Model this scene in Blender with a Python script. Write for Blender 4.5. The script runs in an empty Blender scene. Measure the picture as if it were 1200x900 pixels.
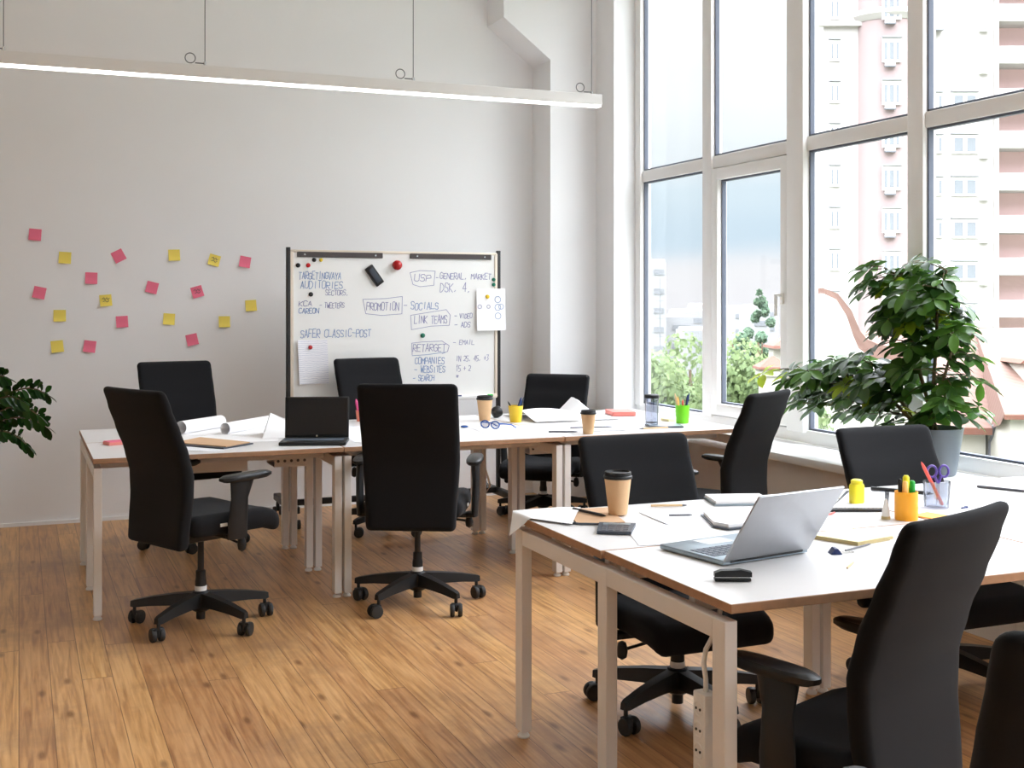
import bpy, bmesh, math, random
from math import sin, cos, pi, radians, atan2, sqrt
from mathutils import Vector, Matrix, noise

random.seed(7)
scene = bpy.context.scene
COL = scene.collection
V = Vector

# ------------------------------------------------------------------ materials
def new_mat(name):
    m = bpy.data.materials.new(name)
    m.use_nodes = True
    nt = m.node_tree
    b = nt.nodes.get('Principled BSDF')
    return m, nt, b

def srgb(r, g, b):
    f = lambda c: (c/255/12.92) if c/255 <= .04045 else ((c/255+.055)/1.055)**2.4
    return (f(r), f(g), f(b), 1)

def plain(name, col, rough=.5, metal=0, spec=.5, var=.06, scale=8, bump=0, bscale=200, trans=0, sheen=0, coat=0):
    """a principled material whose colour wavers a little by noise"""
    m, nt, b = new_mat(name)
    N, L = nt.nodes, nt.links
    b.inputs['Roughness'].default_value = rough
    b.inputs['Metallic'].default_value = metal
    b.inputs['Specular IOR Level'].default_value = spec
    b.inputs['Transmission Weight'].default_value = trans
    b.inputs['Sheen Weight'].default_value = sheen
    b.inputs['Coat Weight'].default_value = coat
    tc = N.new('ShaderNodeTexCoord')
    n = N.new('ShaderNodeTexNoise'); n.inputs['Scale'].default_value = scale
    n.inputs['Detail'].default_value = 3
    L.new(tc.outputs['Object'], n.inputs['Vector'])
    r = N.new('ShaderNodeMix'); r.data_type = 'RGBA'
    lo = [max(0, c*(1-var)) for c in col[:3]] + [1]
    hi = [min(1, c*(1+var)) for c in col[:3]] + [1]
    r.inputs[6].default_value = lo; r.inputs[7].default_value = hi
    L.new(n.outputs['Fac'], r.inputs[0])
    L.new(r.outputs[2], b.inputs['Base Color'])
    if bump:
        n2 = N.new('ShaderNodeTexNoise'); n2.inputs['Scale'].default_value = bscale
        n2.inputs['Detail'].default_value = 2
        L.new(tc.outputs['Object'], n2.inputs['Vector'])
        bp = N.new('ShaderNodeBump'); bp.inputs['Strength'].default_value = bump
        bp.inputs['Distance'].default_value = .002
        L.new(n2.outputs['Fac'], bp.inputs['Height'])
        L.new(bp.outputs['Normal'], b.inputs['Normal'])
    return m

def leaf_mat(name, c1, c2, tr=.35, rough=.4):
    m, nt, b = new_mat(name)
    N, L = nt.nodes, nt.links
    g = N.new('ShaderNodeNewGeometry')
    r = N.new('ShaderNodeMix'); r.data_type = 'RGBA'
    r.inputs[6].default_value = c1; r.inputs[7].default_value = c2
    L.new(g.outputs['Random Per Island'], r.inputs[0])
    L.new(r.outputs[2], b.inputs['Base Color'])
    b.inputs['Roughness'].default_value = rough
    t = N.new('ShaderNodeBsdfTranslucent')
    L.new(r.outputs[2], t.inputs['Color'])
    mx = N.new('ShaderNodeMixShader'); mx.inputs[0].default_value = tr
    L.new(b.outputs[0], mx.inputs[1]); L.new(t.outputs[0], mx.inputs[2])
    L.new(mx.outputs[0], N['Material Output'].inputs['Surface'])
    return m

def glass_mat(name, tint=(.98, .99, .99, 1), refl=.02, edge=.10):
    m, nt, b = new_mat(name)
    N, L = nt.nodes, nt.links
    t = N.new('ShaderNodeBsdfTransparent'); t.inputs['Color'].default_value = tint
    gl = N.new('ShaderNodeBsdfGlossy'); gl.inputs['Roughness'].default_value = .02
    lw = N.new('ShaderNodeLayerWeight'); lw.inputs['Blend'].default_value = .15
    mt = N.new('ShaderNodeMath'); mt.operation = 'MULTIPLY_ADD'
    mt.inputs[1].default_value = edge; mt.inputs[2].default_value = refl
    L.new(lw.outputs['Fresnel'], mt.inputs[0])
    mx = N.new('ShaderNodeMixShader')
    L.new(mt.outputs[0], mx.inputs[0])
    L.new(t.outputs[0], mx.inputs[1]); L.new(gl.outputs[0], mx.inputs[2])
    L.new(mx.outputs[0], N['Material Output'].inputs['Surface'])
    return m

def floor_mat():
    m, nt, b = new_mat('pine_floorboards')
    N, L = nt.nodes, nt.links
    def math_(op, a=None, c=None):
        n = N.new('ShaderNodeMath'); n.operation = op
        for i, x in enumerate((a, c)):
            if x is None: continue
            if isinstance(x, (int, float)): n.inputs[i].default_value = x
            else: L.new(x, n.inputs[i])
        return n.outputs[0]
    tc = N.new('ShaderNodeTexCoord')
    sp = N.new('ShaderNodeSeparateXYZ'); L.new(tc.outputs['Object'], sp.inputs[0])
    W = .112
    xs = math_('DIVIDE', sp.outputs['X'], W)
    pid = math_('FLOOR', xs); fx = math_('FRACT', xs)
    wn = N.new('ShaderNodeTexWhiteNoise'); wn.noise_dimensions = '1D'
    L.new(pid, wn.inputs['W'])
    off = math_('MULTIPLY', wn.outputs['Value'], 5.0)
    ys = math_('DIVIDE', math_('ADD', sp.outputs['Y'], off), 3.1)
    yid = math_('FLOOR', ys); fy = math_('FRACT', ys)
    cid = N.new('ShaderNodeCombineXYZ'); L.new(pid, cid.inputs[0]); L.new(yid, cid.inputs[1])
    wn2 = N.new('ShaderNodeTexWhiteNoise'); wn2.noise_dimensions = '3D'
    L.new(cid.outputs[0], wn2.inputs['Vector'])
    # grain along the board
    gv = N.new('ShaderNodeCombineXYZ')
    L.new(math_('ADD', math_('MULTIPLY', sp.outputs['X'], 34), math_('MULTIPLY', wn2.outputs['Value'], 50)), gv.inputs[0])
    L.new(math_('MULTIPLY', sp.outputs['Y'], 1.6), gv.inputs[1])
    L.new(math_('MULTIPLY', wn2.outputs['Value'], 31), gv.inputs[2])
    gn = N.new('ShaderNodeTexNoise'); gn.inputs['Scale'].default_value = 1.6; gn.inputs['Detail'].default_value = 6
    gn.inputs['Distortion'].default_value = .7
    L.new(gv.outputs[0], gn.inputs['Vector'])
    ramp = N.new('ShaderNodeValToRGB')
    e = ramp.color_ramp.elements
    e[0].position = .28; e[0].color = srgb(158, 108, 66)
    e[1].position = .66; e[1].color = srgb(216, 166, 114)
    el = ramp.color_ramp.elements.new(.48); el.color = srgb(198, 146, 95)
    L.new(gn.outputs['Fac'], ramp.inputs[0])
    # board to board tone
    hv = N.new('ShaderNodeHueSaturation')
    L.new(ramp.outputs[0], hv.inputs['Color'])
    L.new(math_('ADD', math_('MULTIPLY', wn2.outputs['Value'], .22), .86), hv.inputs['Value'])
    L.new(math_('ADD', math_('MULTIPLY', wn2.outputs['Value'], .010), .497), hv.inputs['Hue'])
    # worn grey patches with a shape of their own
    pn = N.new('ShaderNodeTexNoise'); pn.inputs['Scale'].default_value = 1.1; pn.inputs['Detail'].default_value = 8; pn.inputs['Roughness'].default_value = .65
    L.new(tc.outputs['Object'], pn.inputs['Vector'])
    pr = N.new('ShaderNodeMapRange'); pr.inputs[1].default_value = .50; pr.inputs[2].default_value = .70
    pr.inputs[4].default_value = .72
    L.new(pn.outputs['Fac'], pr.inputs[0])
    wear = N.new('ShaderNodeMix'); wear.data_type = 'RGBA'; wear.blend_type = 'MIX'
    wear.inputs[7].default_value = srgb(138, 104, 76)
    L.new(pr.outputs[0], wear.inputs[0]); L.new(hv.outputs[0], wear.inputs[6])
    # knots
    kv = N.new('ShaderNodeCombineXYZ')
    L.new(math_('ADD', math_('MULTIPLY', sp.outputs['X'], 9.0), math_('MULTIPLY', wn.outputs['Value'], 9)), kv.inputs[0])
    L.new(math_('MULTIPLY', math_('ADD', sp.outputs['Y'], off), 3.0), kv.inputs[1])
    vo = N.new('ShaderNodeTexVoronoi'); vo.voronoi_dimensions = '2D'; vo.inputs['Scale'].default_value = 1.0
    L.new(kv.outputs[0], vo.inputs['Vector'])
    kn = N.new('ShaderNodeMapRange'); kn.inputs[1].default_value = .05; kn.inputs[2].default_value = .16
    kn.inputs[3].default_value = 1; kn.inputs[4].default_value = 0
    L.new(vo.outputs['Distance'], kn.inputs[0])
    spc = N.new('ShaderNodeSeparateColor'); L.new(vo.outputs['Color'], spc.inputs[0])
    keep = math_('GREATER_THAN', spc.outputs[0], .84)
    kf = math_('MULTIPLY', math_('MULTIPLY', kn.outputs[0], keep), .6)
    kmix = N.new('ShaderNodeMix'); kmix.data_type = 'RGBA'; kmix.inputs[7].default_value = srgb(92, 52, 26)
    L.new(kf, kmix.inputs[0]); L.new(wear.outputs[2], kmix.inputs[6])
    # gaps between boards
    d1 = math_('MINIMUM', fx, math_('SUBTRACT', 1.0, fx))
    g1 = math_('LESS_THAN', d1, .014)
    d2 = math_('MINIMUM', fy, math_('SUBTRACT', 1.0, fy))
    g2 = math_('LESS_THAN', d2, .0007)
    gap = math_('MAXIMUM', g1, g2)
    gm = N.new('ShaderNodeMix'); gm.data_type = 'RGBA'; gm.inputs[7].default_value = srgb(88, 56, 34)
    L.new(math_('MULTIPLY', gap, .65), gm.inputs[0]); L.new(kmix.outputs[2], gm.inputs[6])
    L.new(gm.outputs[2], b.inputs['Base Color'])
    rr = N.new('ShaderNodeMapRange'); rr.inputs[3].default_value = .26; rr.inputs[4].default_value = .46
    L.new(gn.outputs['Fac'], rr.inputs[0]); L.new(rr.outputs[0], b.inputs['Roughness'])
    b.inputs['Specular IOR Level'].default_value = .45
    bp = N.new('ShaderNodeBump'); bp.inputs['Strength'].default_value = .35; bp.inputs['Distance'].default_value = .004
    hgt = math_('SUBTRACT', math_('MULTIPLY', gn.outputs['Fac'], .25), gap)
    L.new(hgt, bp.inputs['Height']); L.new(bp.outputs['Normal'], b.inputs['Normal'])
    return m

def tile_mat():
    m, nt, b = new_mat('roof_tiles')
    N, L = nt.nodes, nt.links
    tc = N.new('ShaderNodeTexCoord')
    w = N.new('ShaderNodeTexWave'); w.inputs['Scale'].default_value = 1.6; w.inputs['Distortion'].default_value = .6
    w.bands_direction = 'DIAGONAL'
    L.new(tc.outputs['Object'], w.inputs['Vector'])
    r = N.new('ShaderNodeMix'); r.data_type = 'RGBA'
    r.inputs[6].default_value = srgb(106, 80, 70); r.inputs[7].default_value = srgb(114, 88, 78)
    L.new(w.outputs['Fac'], r.inputs[0]); L.new(r.outputs[2], b.inputs['Base Color'])
    b.inputs['Roughness'].default_value = .8
    return m

def emit_mat(name, col, s):
    m, nt, b = new_mat(name)
    b.inputs['Base Color'].default_value = (.9, .9, .9, 1)
    b.inputs['Emission Color'].default_value = col
    b.inputs['Emission Strength'].default_value = s
    return m

def lines_mat(name, base, ink, scale=60, axis='Y'):
    """paper with faint printed lines"""
    m, nt, b = new_mat(name)
    N, L = nt.nodes, nt.links
    tc = N.new('ShaderNodeTexCoord')
    w = N.new('ShaderNodeTexWave'); w.inputs['Scale'].default_value = scale; w.inputs['Distortion'].default_value = 4
    w.inputs['Detail'].default_value = 3; w.bands_direction = axis
    L.new(tc.outputs['Object'], w.inputs['Vector'])
    mr = N.new('ShaderNodeMapRange'); mr.inputs[1].default_value = .8; mr.inputs[2].default_value = .95; mr.inputs[4].default_value = .5
    L.new(w.outputs['Fac'], mr.inputs[0])
    r = N.new('ShaderNodeMix'); r.data_type = 'RGBA'
    r.inputs[6].default_value = base; r.inputs[7].default_value = ink
    L.new(mr.outputs[0], r.inputs[0]); L.new(r.outputs[2], b.inputs['Base Color'])
    b.inputs['Roughness'].default_value = .8
    return m

M = dict(
    wall=plain('wall_paint', srgb(240, 240, 241), .9, var=.02, scale=2, bump=.08, bscale=60, spec=.2),
    ceil=plain('ceiling_paint', srgb(242, 242, 243), .9, var=.02, spec=.2),
    apron=plain('apron_paint', srgb(230, 226, 222), .85, var=.03, spec=.2),
    sill=plain('sill_plastic', srgb(238, 238, 238), .35, var=.02),
    frame=plain('window_plastic', srgb(240, 239, 237), .4, var=.02),
    gasket=plain('gasket_rubber', srgb(92, 98, 112), .6),
    glass=glass_mat('window_glass'),
    clear=glass_mat('clear_plastic', (.80, .82, .87, 1), .10, .7),
    floor=floor_mat(),
    top=plain('white_laminate', srgb(224, 222, 221), .32, var=.015, scale=4),
    edge=plain('plywood_edge', srgb(172, 132, 100), .55, var=.2, scale=40),
    leg=plain('powder_coat', srgb(238, 234, 229), .45, var=.02),
    foot=plain('foot_plastic', srgb(235, 232, 228), .4),
    fabric=plain('black_fabric', (.0095, .0095, .0108, 1), .95, var=.2, scale=300, bump=.4, bscale=900, spec=.2, sheen=.05),
    plastic=plain('black_plastic', (.012, .012, .0125, 1), .42, var=.1, spec=.4),
    rubber=plain('caster_rubber', (.02, .02, .02, 1), .6, var=.1),
    chrome=plain('chrome', (.7, .7, .7, 1), .15, metal=1, var=.02),
    white=plain('white_plastic', srgb(238, 236, 232), .4, var=.02),
    paper=plain('paper', srgb(246, 245, 246), .85, var=.015, scale=15, spec=.2),
    print=lines_mat('printed_paper', srgb(244, 244, 248), srgb(176, 182, 205)),
    printv=lines_mat('printed_page', srgb(240, 240, 245), srgb(150, 156, 186), 24, 'Z'),
    kraft=plain('kraft_paper', srgb(208, 172, 138), .85, var=.06, scale=30, spec=.2),
    cup=plain('cup_cardboard', srgb(222, 184, 142), .75, var=.04, scale=40, spec=.25),
    board=plain('whiteboard_enamel', srgb(238, 238, 236), .28, var=.01),
    boardtrim=plain('board_trim', srgb(226, 214, 198), .45, var=.03),
    blackmetal=plain('black_metal', (.014, .013, .013, 1), .45, var=.1),
    strip=plain('dark_strip', srgb(72, 64, 64), .5, var=.1),
    ink=plain('blue_ink', srgb(122, 150, 196), .7, var=.25, scale=30),
    ink2=plain('violet_ink', srgb(146, 148, 186), .7, var=.25, scale=30),
    pink=plain('pink_paper', srgb(238, 122, 148), .85, var=.05, spec=.2),
    pinkcover=plain('pink_cover', srgb(232, 140, 130), .7, var=.06),
    yellow=plain('yellow_paper', srgb(244, 222, 108), .85, var=.05, spec=.2),
    pale=plain('pale_yellow_paper', srgb(250, 240, 196), .85, var=.02, spec=.2),
    tan=plain('notepad_edge', srgb(196, 178, 130), .8, var=.1, scale=60),
    orange=plain('orange_plastic', srgb(255, 172, 20), .4, var=.03),
    ornote=plain('orange_paper', srgb(250, 196, 110), .85, var=.03),
    yelplastic=plain('yellow_plastic', srgb(240, 226, 40), .4, var=.05),
    yelcup=plain('mustard_plastic', srgb(238, 200, 40), .4, var=.04),
    green=plain('green_plastic', srgb(120, 222, 20), .4, var=.03),
    dgreen=plain('green_marker', srgb(30, 170, 60), .4, var=.05),
    magnetgreen=plain('dark_green_plastic', srgb(20, 110, 85), .35, var=.05),
    red=plain('red_plastic', srgb(176, 20, 26), .25, var=.05),
    coral=plain('coral_plastic', srgb(236, 92, 80), .35, var=.05),
    salmon=plain('salmon_plastic', srgb(238, 140, 120), .5, var=.05),
    magenta=plain('magenta_plastic', srgb(206, 70, 130), .4, var=.05),
    purple=plain('purple_plastic', srgb(92, 70, 160), .35, var=.05),
    navy=plain('navy_plastic', srgb(24, 44, 96), .35, var=.08),
    blue=plain('blue_acetate', srgb(20, 74, 150), .25, var=.08),
    wood=plain('pencil_wood', srgb(220, 186, 140), .6, var=.08, scale=50),
    graphite=plain('graphite_grey', srgb(90, 90, 96), .5, var=.1),
    alu=plain('brushed_aluminium', srgb(176, 178, 182), .38, metal=.75, var=.03, scale=40),
    alubase=plain('laptop_deck', srgb(150, 164, 174), .35, metal=.6, var=.03),
    keys=plain('laptop_keys', srgb(84, 92, 104), .5, var=.05),
    screen=plain('screen_glass', (.012, .012, .013, 1), .12, var=.02),
    slate=plain('slate_plastic', srgb(52, 60, 72), .35, var=.05),
    pot=plain('grey_pot', srgb(106, 114, 120), .5, var=.03),
    soil=plain('potting_soil', srgb(60, 44, 34), .95, var=.3, scale=90, bump=.8),
    stem=plain('plant_stem', srgb(96, 84, 56), .7, var=.15, scale=30),
    leaf=leaf_mat('umbrella_leaf', srgb(34, 66, 26), srgb(82, 122, 42), .34, .34),
    leafnew=leaf_mat('young_leaf', srgb(150, 180, 40), srgb(190, 205, 60), .45),
    zz=leaf_mat('glossy_leaf', srgb(22, 54, 20), srgb(50, 92, 36), .15, .25),
    tree=leaf_mat('tree_leaves', srgb(106, 124, 84), srgb(128, 144, 98), .5, .9),  # aerial haze put into the leaf colour: paler, with little contrast
    conifer=leaf_mat('conifer_leaves', srgb(84, 110, 88), srgb(110, 134, 106), .3, .8),
    bark=plain('bark', srgb(110, 92, 74), .9, var=.2, scale=12),
    tile=tile_mat(),
    tileedge=plain('eave_tiles', srgb(104, 66, 52), .8, var=.08),
    stucco=plain('cream_stucco', srgb(178, 174, 164), .9, var=.02, scale=1),
    aptwhite=plain('white_render', srgb(176, 172, 168), .9, var=.02, scale=.5),
    aptpink=plain('pink_render', srgb(152, 136, 134), .9, var=.03, scale=.5),
    aptrecess=plain('pink_recess', srgb(220, 190, 186), .9, var=.03, scale=.5),
    winwhite=plain('window_white', srgb(245, 245, 245), .5, var=.01),
    pane=plain('far_pane', srgb(124, 128, 132), .2, var=.1),
    teal=plain('teal_glass', srgb(104, 136, 142), .3, var=.15, scale=.4),
    city=plain('city_render', srgb(140, 140, 142), .9, var=.05, scale=.05),
    citydark=plain('city_dark_grey', srgb(112, 114, 118), .9, var=.05),  # darker grey for distant windows, mast and planter rails
    earth=plain('outdoor_ground', srgb(112, 116, 100), .95, var=.2, scale=.08),
    lamp=plain('lamp_housing', srgb(232, 231, 230), .4, var=.01),
    led=emit_mat('led_strip', (1, .98, .96, 1), 5.0),
)

# ------------------------------------------------------------------ mesh builder
class B:
    def __init__(s):
        s.bm = bmesh.new(); s.mats = []
    def mi(s, m):
        if m not in s.mats: s.mats.append(m)
        return s.mats.index(m)
    def _done(s, faces, m, mat=None, verts=None):
        i = s.mi(m)
        for f in faces: f.material_index = i
        if mat is not None and verts: bmesh.ops.transform(s.bm, matrix=mat, verts=verts)
    def box(s, c, size, m, bev=0, seg=2, T=None, edge_m=None):
        r = bmesh.ops.create_cube(s.bm, size=1)
        vs = r['verts']
        for v in vs: v.co = V((v.co.x*size[0], v.co.y*size[1], v.co.z*size[2]))
        fs = set(f for v in vs for f in v.link_faces)
        s._done(fs, m)
        if edge_m:
            k = s.mi(edge_m)
            for f in fs:
                if abs(f.normal.z) < .5 or f.normal.z < -.5: f.material_index = k
        if bev:
            es = list(set(e for v in vs for e in v.link_edges))
            rb = bmesh.ops.bevel(s.bm, geom=es, offset=bev, segments=seg, profile=.5, affect='EDGES')
            vs = list(set(v for f in rb['faces'] for v in f.verts) | set(v for v in vs if v.is_valid))
            vs = list(set(w for v in vs for f in v.link_faces for w in f.verts))
        Mx = Matrix.Translation(V(c)) if T is None else T @ Matrix.Translation(V(c))
        bmesh.ops.transform(s.bm, matrix=Mx, verts=vs)
        return vs
    def bar(s, p0, p1, w, h, m, bev=0):
        """box of cross-section w (sideways) x h (up) from p0 to p1"""
        p0, p1 = V(p0), V(p1); d = p1-p0; L = d.length
        y = d.normalized(); up = V((0, 0, 1))
        if abs(y.dot(up)) > .98: up = V((0, 1, 0))
        x = y.cross(up).normalized(); z = x.cross(y)
        T = Matrix((x, y, z)).transposed().to_4x4(); T.translation = (p0+p1)/2
        return s.box((0, 0, 0), (w, L, h), m, bev, T=T)
    def rings(s, rings, m, cap=True, closed=False):
        vs = [[s.bm.verts.new(p) for p in r] for r in rings]
        fs = []
        n = len(vs[0])
        pairs = list(zip(vs, vs[1:])) + ([(vs[-1], vs[0])] if closed else [])
        for a, b in pairs:
            for i in range(n):
                j = (i+1) % n
                fs.append(s.bm.faces.new((a[i], a[j], b[j], b[i])))
        if cap and not closed:
            fs.append(s.bm.faces.new(vs[0][::-1])); fs.append(s.bm.faces.new(vs[-1]))
        s._done(fs, m)
        return [v for r in vs for v in r]
    def lathe(s, prof, m, c=(0, 0, 0), n=24, T=None, cap=True):
        rs = [[V((c[0]+r*cos(2*pi*i/n), c[1]+r*sin(2*pi*i/n), c[2]+z)) for i in range(n)] for r, z in prof]
        if T is not None: rs = [[T @ p for p in r] for r in rs]
        return s.rings(rs, m, cap)
    def tube(s, pts, r, m, n=10, closed=False):
        pts = [V(p) for p in pts]
        if not hasattr(r, '__len__'): r = [r]*len(pts)
        rs = []; ref = None
        k = len(pts)
        for i, p in enumerate(pts):
            if closed: t = pts[(i+1) % k]-pts[i-1]
            else: t = pts[min(i+1, k-1)]-pts[max(i-1, 0)]
            t.normalize()
            if ref is None:
                ref = t.orthogonal().normalized()
            else:
                ref = (ref-t*ref.dot(t)).normalized()
            b = t.cross(ref)
            rs.append([p+(ref*cos(2*pi*j/n)+b*sin(2*pi*j/n))*r[i] for j in range(n)])
        return s.rings(rs, m, True, closed)
    def cyl(s, p0, p1, r, m, n=16, r1=None):
        return s.tube([p0, p1], [r, r if r1 is None else r1], m, n)
    def prism(s, poly, z0, z1, m, T=None, top_m=None):
        a = [s.bm.verts.new((x, y, z0)) for x, y in poly]
        b = [s.bm.verts.new((x, y, z1)) for x, y in poly]
        n = len(poly); fs = []
        for i in range(n):
            j = (i+1) % n
            fs.append(s.bm.faces.new((a[i], a[j], b[j], b[i])))
        fs.append(s.bm.faces.new(a[::-1])); t = s.bm.faces.new(b); fs.append(t)
        s._done(fs, m)
        if top_m: t.material_index = s.mi(top_m)
        if T is not None: bmesh.ops.transform(s.bm, matrix=T, verts=a+b)
        return a+b
    def sheet(s, fn, nu, nv, th, m, under=None):
        """a thin curved sheet: fn(u,v) gives the middle surface, th its thickness"""
        P = [[V(fn(i/nu, j/nv)) for j in range(nv+1)] for i in range(nu+1)]
        def nrm(i, j):
            a = P[min(i+1, nu)][j]-P[max(i-1, 0)][j]; b = P[i][min(j+1, nv)]-P[i][max(j-1, 0)]
            n = a.cross(b)
            return n.normalized() if n.length > 1e-12 else V((0, 0, 1))
        up = [[s.bm.verts.new(P[i][j]+nrm(i, j)*th/2) for j in range(nv+1)] for i in range(nu+1)]
        dn = [[s.bm.verts.new(P[i][j]-nrm(i, j)*th/2) for j in range(nv+1)] for i in range(nu+1)]
        fs = []; f = s.bm.faces.new
        for i in range(nu):
            for j in range(nv):
                fs.append(f((up[i][j], up[i+1][j], up[i+1][j+1], up[i][j+1])))
                fs.append(f((dn[i][j+1], dn[i+1][j+1], dn[i+1][j], dn[i][j])))
        for i in range(nu):
            fs.append(f((up[i+1][0], up[i][0], dn[i][0], dn[i+1][0])))
            fs.append(f((up[i][nv], up[i+1][nv], dn[i+1][nv], dn[i][nv])))
        for j in range(nv):
            fs.append(f((up[0][j], up[0][j+1], dn[0][j+1], dn[0][j])))
            fs.append(f((up[nu][j+1], up[nu][j], dn[nu][j], dn[nu][j+1])))
        s._done(fs, m)
    def quad(s, a, b, c, d, m):
        f = s.bm.faces.new([s.bm.verts.new(p) for p in (a, b, c, d)]); s._done([f], m); return f
    def build(s, name, parent=None, loc=(0, 0, 0), rz=0, smooth=35):
        me = bpy.data.meshes.new(name)
        s.bm.normal_update()
        s.bm.to_mesh(me); s.bm.free()
        for m in s.mats: me.materials.append(m)
        if smooth:
            me.polygons.foreach_set('use_smooth', [True]*len(me.polygons))
            me.set_sharp_from_angle(angle=radians(smooth))
        o = bpy.data.objects.new(name, me); COL.objects.link(o)
        o.location = loc; o.rotation_euler = (0, 0, rz)
        if parent is not None: o.parent = parent
        return o

def tag(o, label, cat, group=None, kind=None):
    o['label'] = label; o['category'] = cat
    if group: o['group'] = group
    if kind: o['kind'] = kind
    return o
def empty(name, loc, label, cat, group=None, rz=0):
    o = bpy.data.objects.new(name, None); COL.objects.link(o)
    o.empty_display_size = .1
    o.location = loc; o.rotation_euler = (0, 0, rz)
    return tag(o, label, cat, group)
def struct(o, label=None):
    o['kind'] = 'structure'
    if label: o['label'] = label
    return o
def copy_tree(o, parent=None):
    c = o.copy(); COL.objects.link(c)
    if parent is not None: c.parent = parent
    for ch in list(o.children): copy_tree(ch, c)
    return c
def smoothstep(a, b, x):
    t = max(0, min(1, (x-a)/(b-a))); return t*t*(3-2*t)

# ------------------------------------------------------------------ room shell
YB, XL, YF, ZC = 8.37, -4.6, -4.2, 4.5
b = B(); b.box(((XL+3.9)/2, (YB+YF)/2, -.06), (3.9-XL+.4, YB-YF+.4, .12), M['floor'])
struct(b.build('floor'), 'worn orange-brown pine floorboards')
b = B(); b.box(((XL+4.3)/2, YB+.1, ZC/2), (4.4-XL, .2, ZC+.1), M['wall'])
struct(b.build('wall_back'), 'plain white painted wall')
b = B(); b.box((XL-.1, (YB+YF)/2, ZC/2), (.2, YB-YF, ZC+.1), M['wall']); struct(b.build('wall_left'))
b = B(); b.box(((XL+4.3)/2, YF-.1, ZC/2), (4.4-XL, .2, ZC+.1), M['wall']); struct(b.build('wall_front'))
b = B(); b.box(((XL+4.4)/2, (YB+YF)/2, ZC+.1), (4.5-XL, YB-YF+.3, .2), M['ceil']); struct(b.build('ceiling'))
# window wall: pier by the corner, parapet under the sill, lintel over the glazing, pier behind the camera
b = B()
b.box((4.12, 8.06, ZC/2), (.25, .62, ZC), M['wall'])
b.box((4.2, -3.4, ZC/2), (.42, 1.6, ZC), M['wall'])
b.box((4.2, 2.575, 4.34), (.42, 10.35, .34), M['wall'])
b.box((4.09, 2.575, .295), (.48, 10.35, .59), M['apron'])
struct(b.build('wall_right'), 'white window wall with a low taupe apron under the sill')
# pilaster with its slanting haunch at the top
b = B()
out = [(3.62, 0), (3.995, 0), (3.995, ZC), (3.25, ZC), (3.25, 3.516), (3.62, 3.235)]
T = Matrix(((1, 0, 0, 0), (0, 0, -1, YB+.005), (0, 1, 0, 0), (0, 0, 0, 1)))
b.prism(out, 0, .335, M['wall'], T=T)
struct(b.build('wall_pilaster', smooth=0), 'white wall pilaster with slanted haunch beside the window')
# window sill board
b = B(); b.box((4.0, 2.575, .613), (.42, 10.33, .045), M['sill'], .008); struct(b.build('trim_sill'), 'white window sill board')
for i, (x0, x1) in enumerate([(XL, 3.62)]):
    b = B(); b.box(((x0+x1)/2, YB-.006, .012), (x1-x0, .014, .024), M['wall']); struct(b.build('baseboard_back'))

# windows: 1 is the stretch in view, 2 the rest of the same glazing towards the camera
ZB, ZT0, ZT1, ZTOP = .64, 2.32, 2.40, 4.17
XG = 4.21
def glazing(name, mull, y0, y1, sash=None):
    root = bpy.data.objects.new(name, None); COL.objects.link(root)
    root.location = (4.2, (y0+y1)/2, ZB); struct(root, 'tall white framed glazing from sill to ceiling')
    L = lambda x, y, z: (x-4.2, y-(y0+y1)/2, z-ZB)
    f = B()
    def fr(ya, yb, za, zb, x=4.215, d=.075, bev=.006):
        f.box(L(x, (ya+yb)/2, (za+zb)/2), (d, yb-ya, zb-za), M['frame'], bev)
    fr(y0, y1, ZB, .715); fr(y0, y1, ZTOP-.08, ZTOP)
    for a, c, x, d in mull: fr(a, c, .70, ZTOP-.07, x, d)
    ys = sorted(mull)
    gaps = [(ys[i][1], ys[i+1][0]) for i in range(len(ys)-1)]
    for a, c in gaps: fr(a-.004, c+.004, ZT0, ZT1, 4.217, .07)
    f.build('window_frame', root)
    for k, (a, c) in enumerate(gaps):
        for za, zb in ((.715, ZT0), (ZT1, ZTOP-.08)):
            is_sash = sash == k and za < 1
            ya, yb, zc, zd = a, c, za, zb
            par = root
            if is_sash:
                s_ = B(); w = .075
                for (p, q, r_, t) in ((a+.006, a+.006+w, za+.006, zb-.006), (c-.006-w, c-.006, za+.006, zb-.006)):
                    s_.box(L(4.2, (p+q)/2, (r_+t)/2), (.075, q-p, t-r_), M['frame'], .008)
                for (r_, t) in ((za+.006, za+.006+w), (zb-.006-w, zb-.006)):
                    s_.box(L(4.2, (a+c)/2, (r_+t)/2), (.074, c-a-.02, t-r_), M['frame'], .008)
                par = s_.build('sash', root)
                h = B(); yh = a+.05
                h.box(L(4.155, yh, 1.47), (.014, .03, .07), M['frame'], .004)
                h.cyl(L(4.155, yh, 1.49), L(4.115, yh, 1.49), .009, M['frame'], 10)
                h.box(L(4.112, yh, 1.432), (.014, .022, .13), M['frame'], .005)
                h.build('handle', par)
                ya, yb, zc, zd = a+.08, c-.08, za+.08, zb-.08
            g = B(); t = .012
            for p, q, r_, u in ((ya, ya+t, zc, zd), (yb-t, yb, zc, zd), (ya, yb, zc, zc+t), (ya, yb, zd-t, zd)):
                g.box(L(XG, (p+q)/2, (r_+u)/2), (.03, q-p, u-r_), M['gasket'])
            g.build('gasket', par, smooth=0)
            p = B(); p.box(L(XG, (ya+yb)/2, (zc+zd)/2), (.006, yb-ya-.004, zd-zc-.004), M['glass'])
            p.build('pane', par, smooth=0)
    return root
m1 = [(7.665, 7.75, 4.21, .09), (6.71, 6.82, 4.21, .085), (5.70, 5.86, 4.205, .11), (4.735, 4.85, 4.21, .085), (3.77, 3.885, 4.21, .085)]
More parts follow.
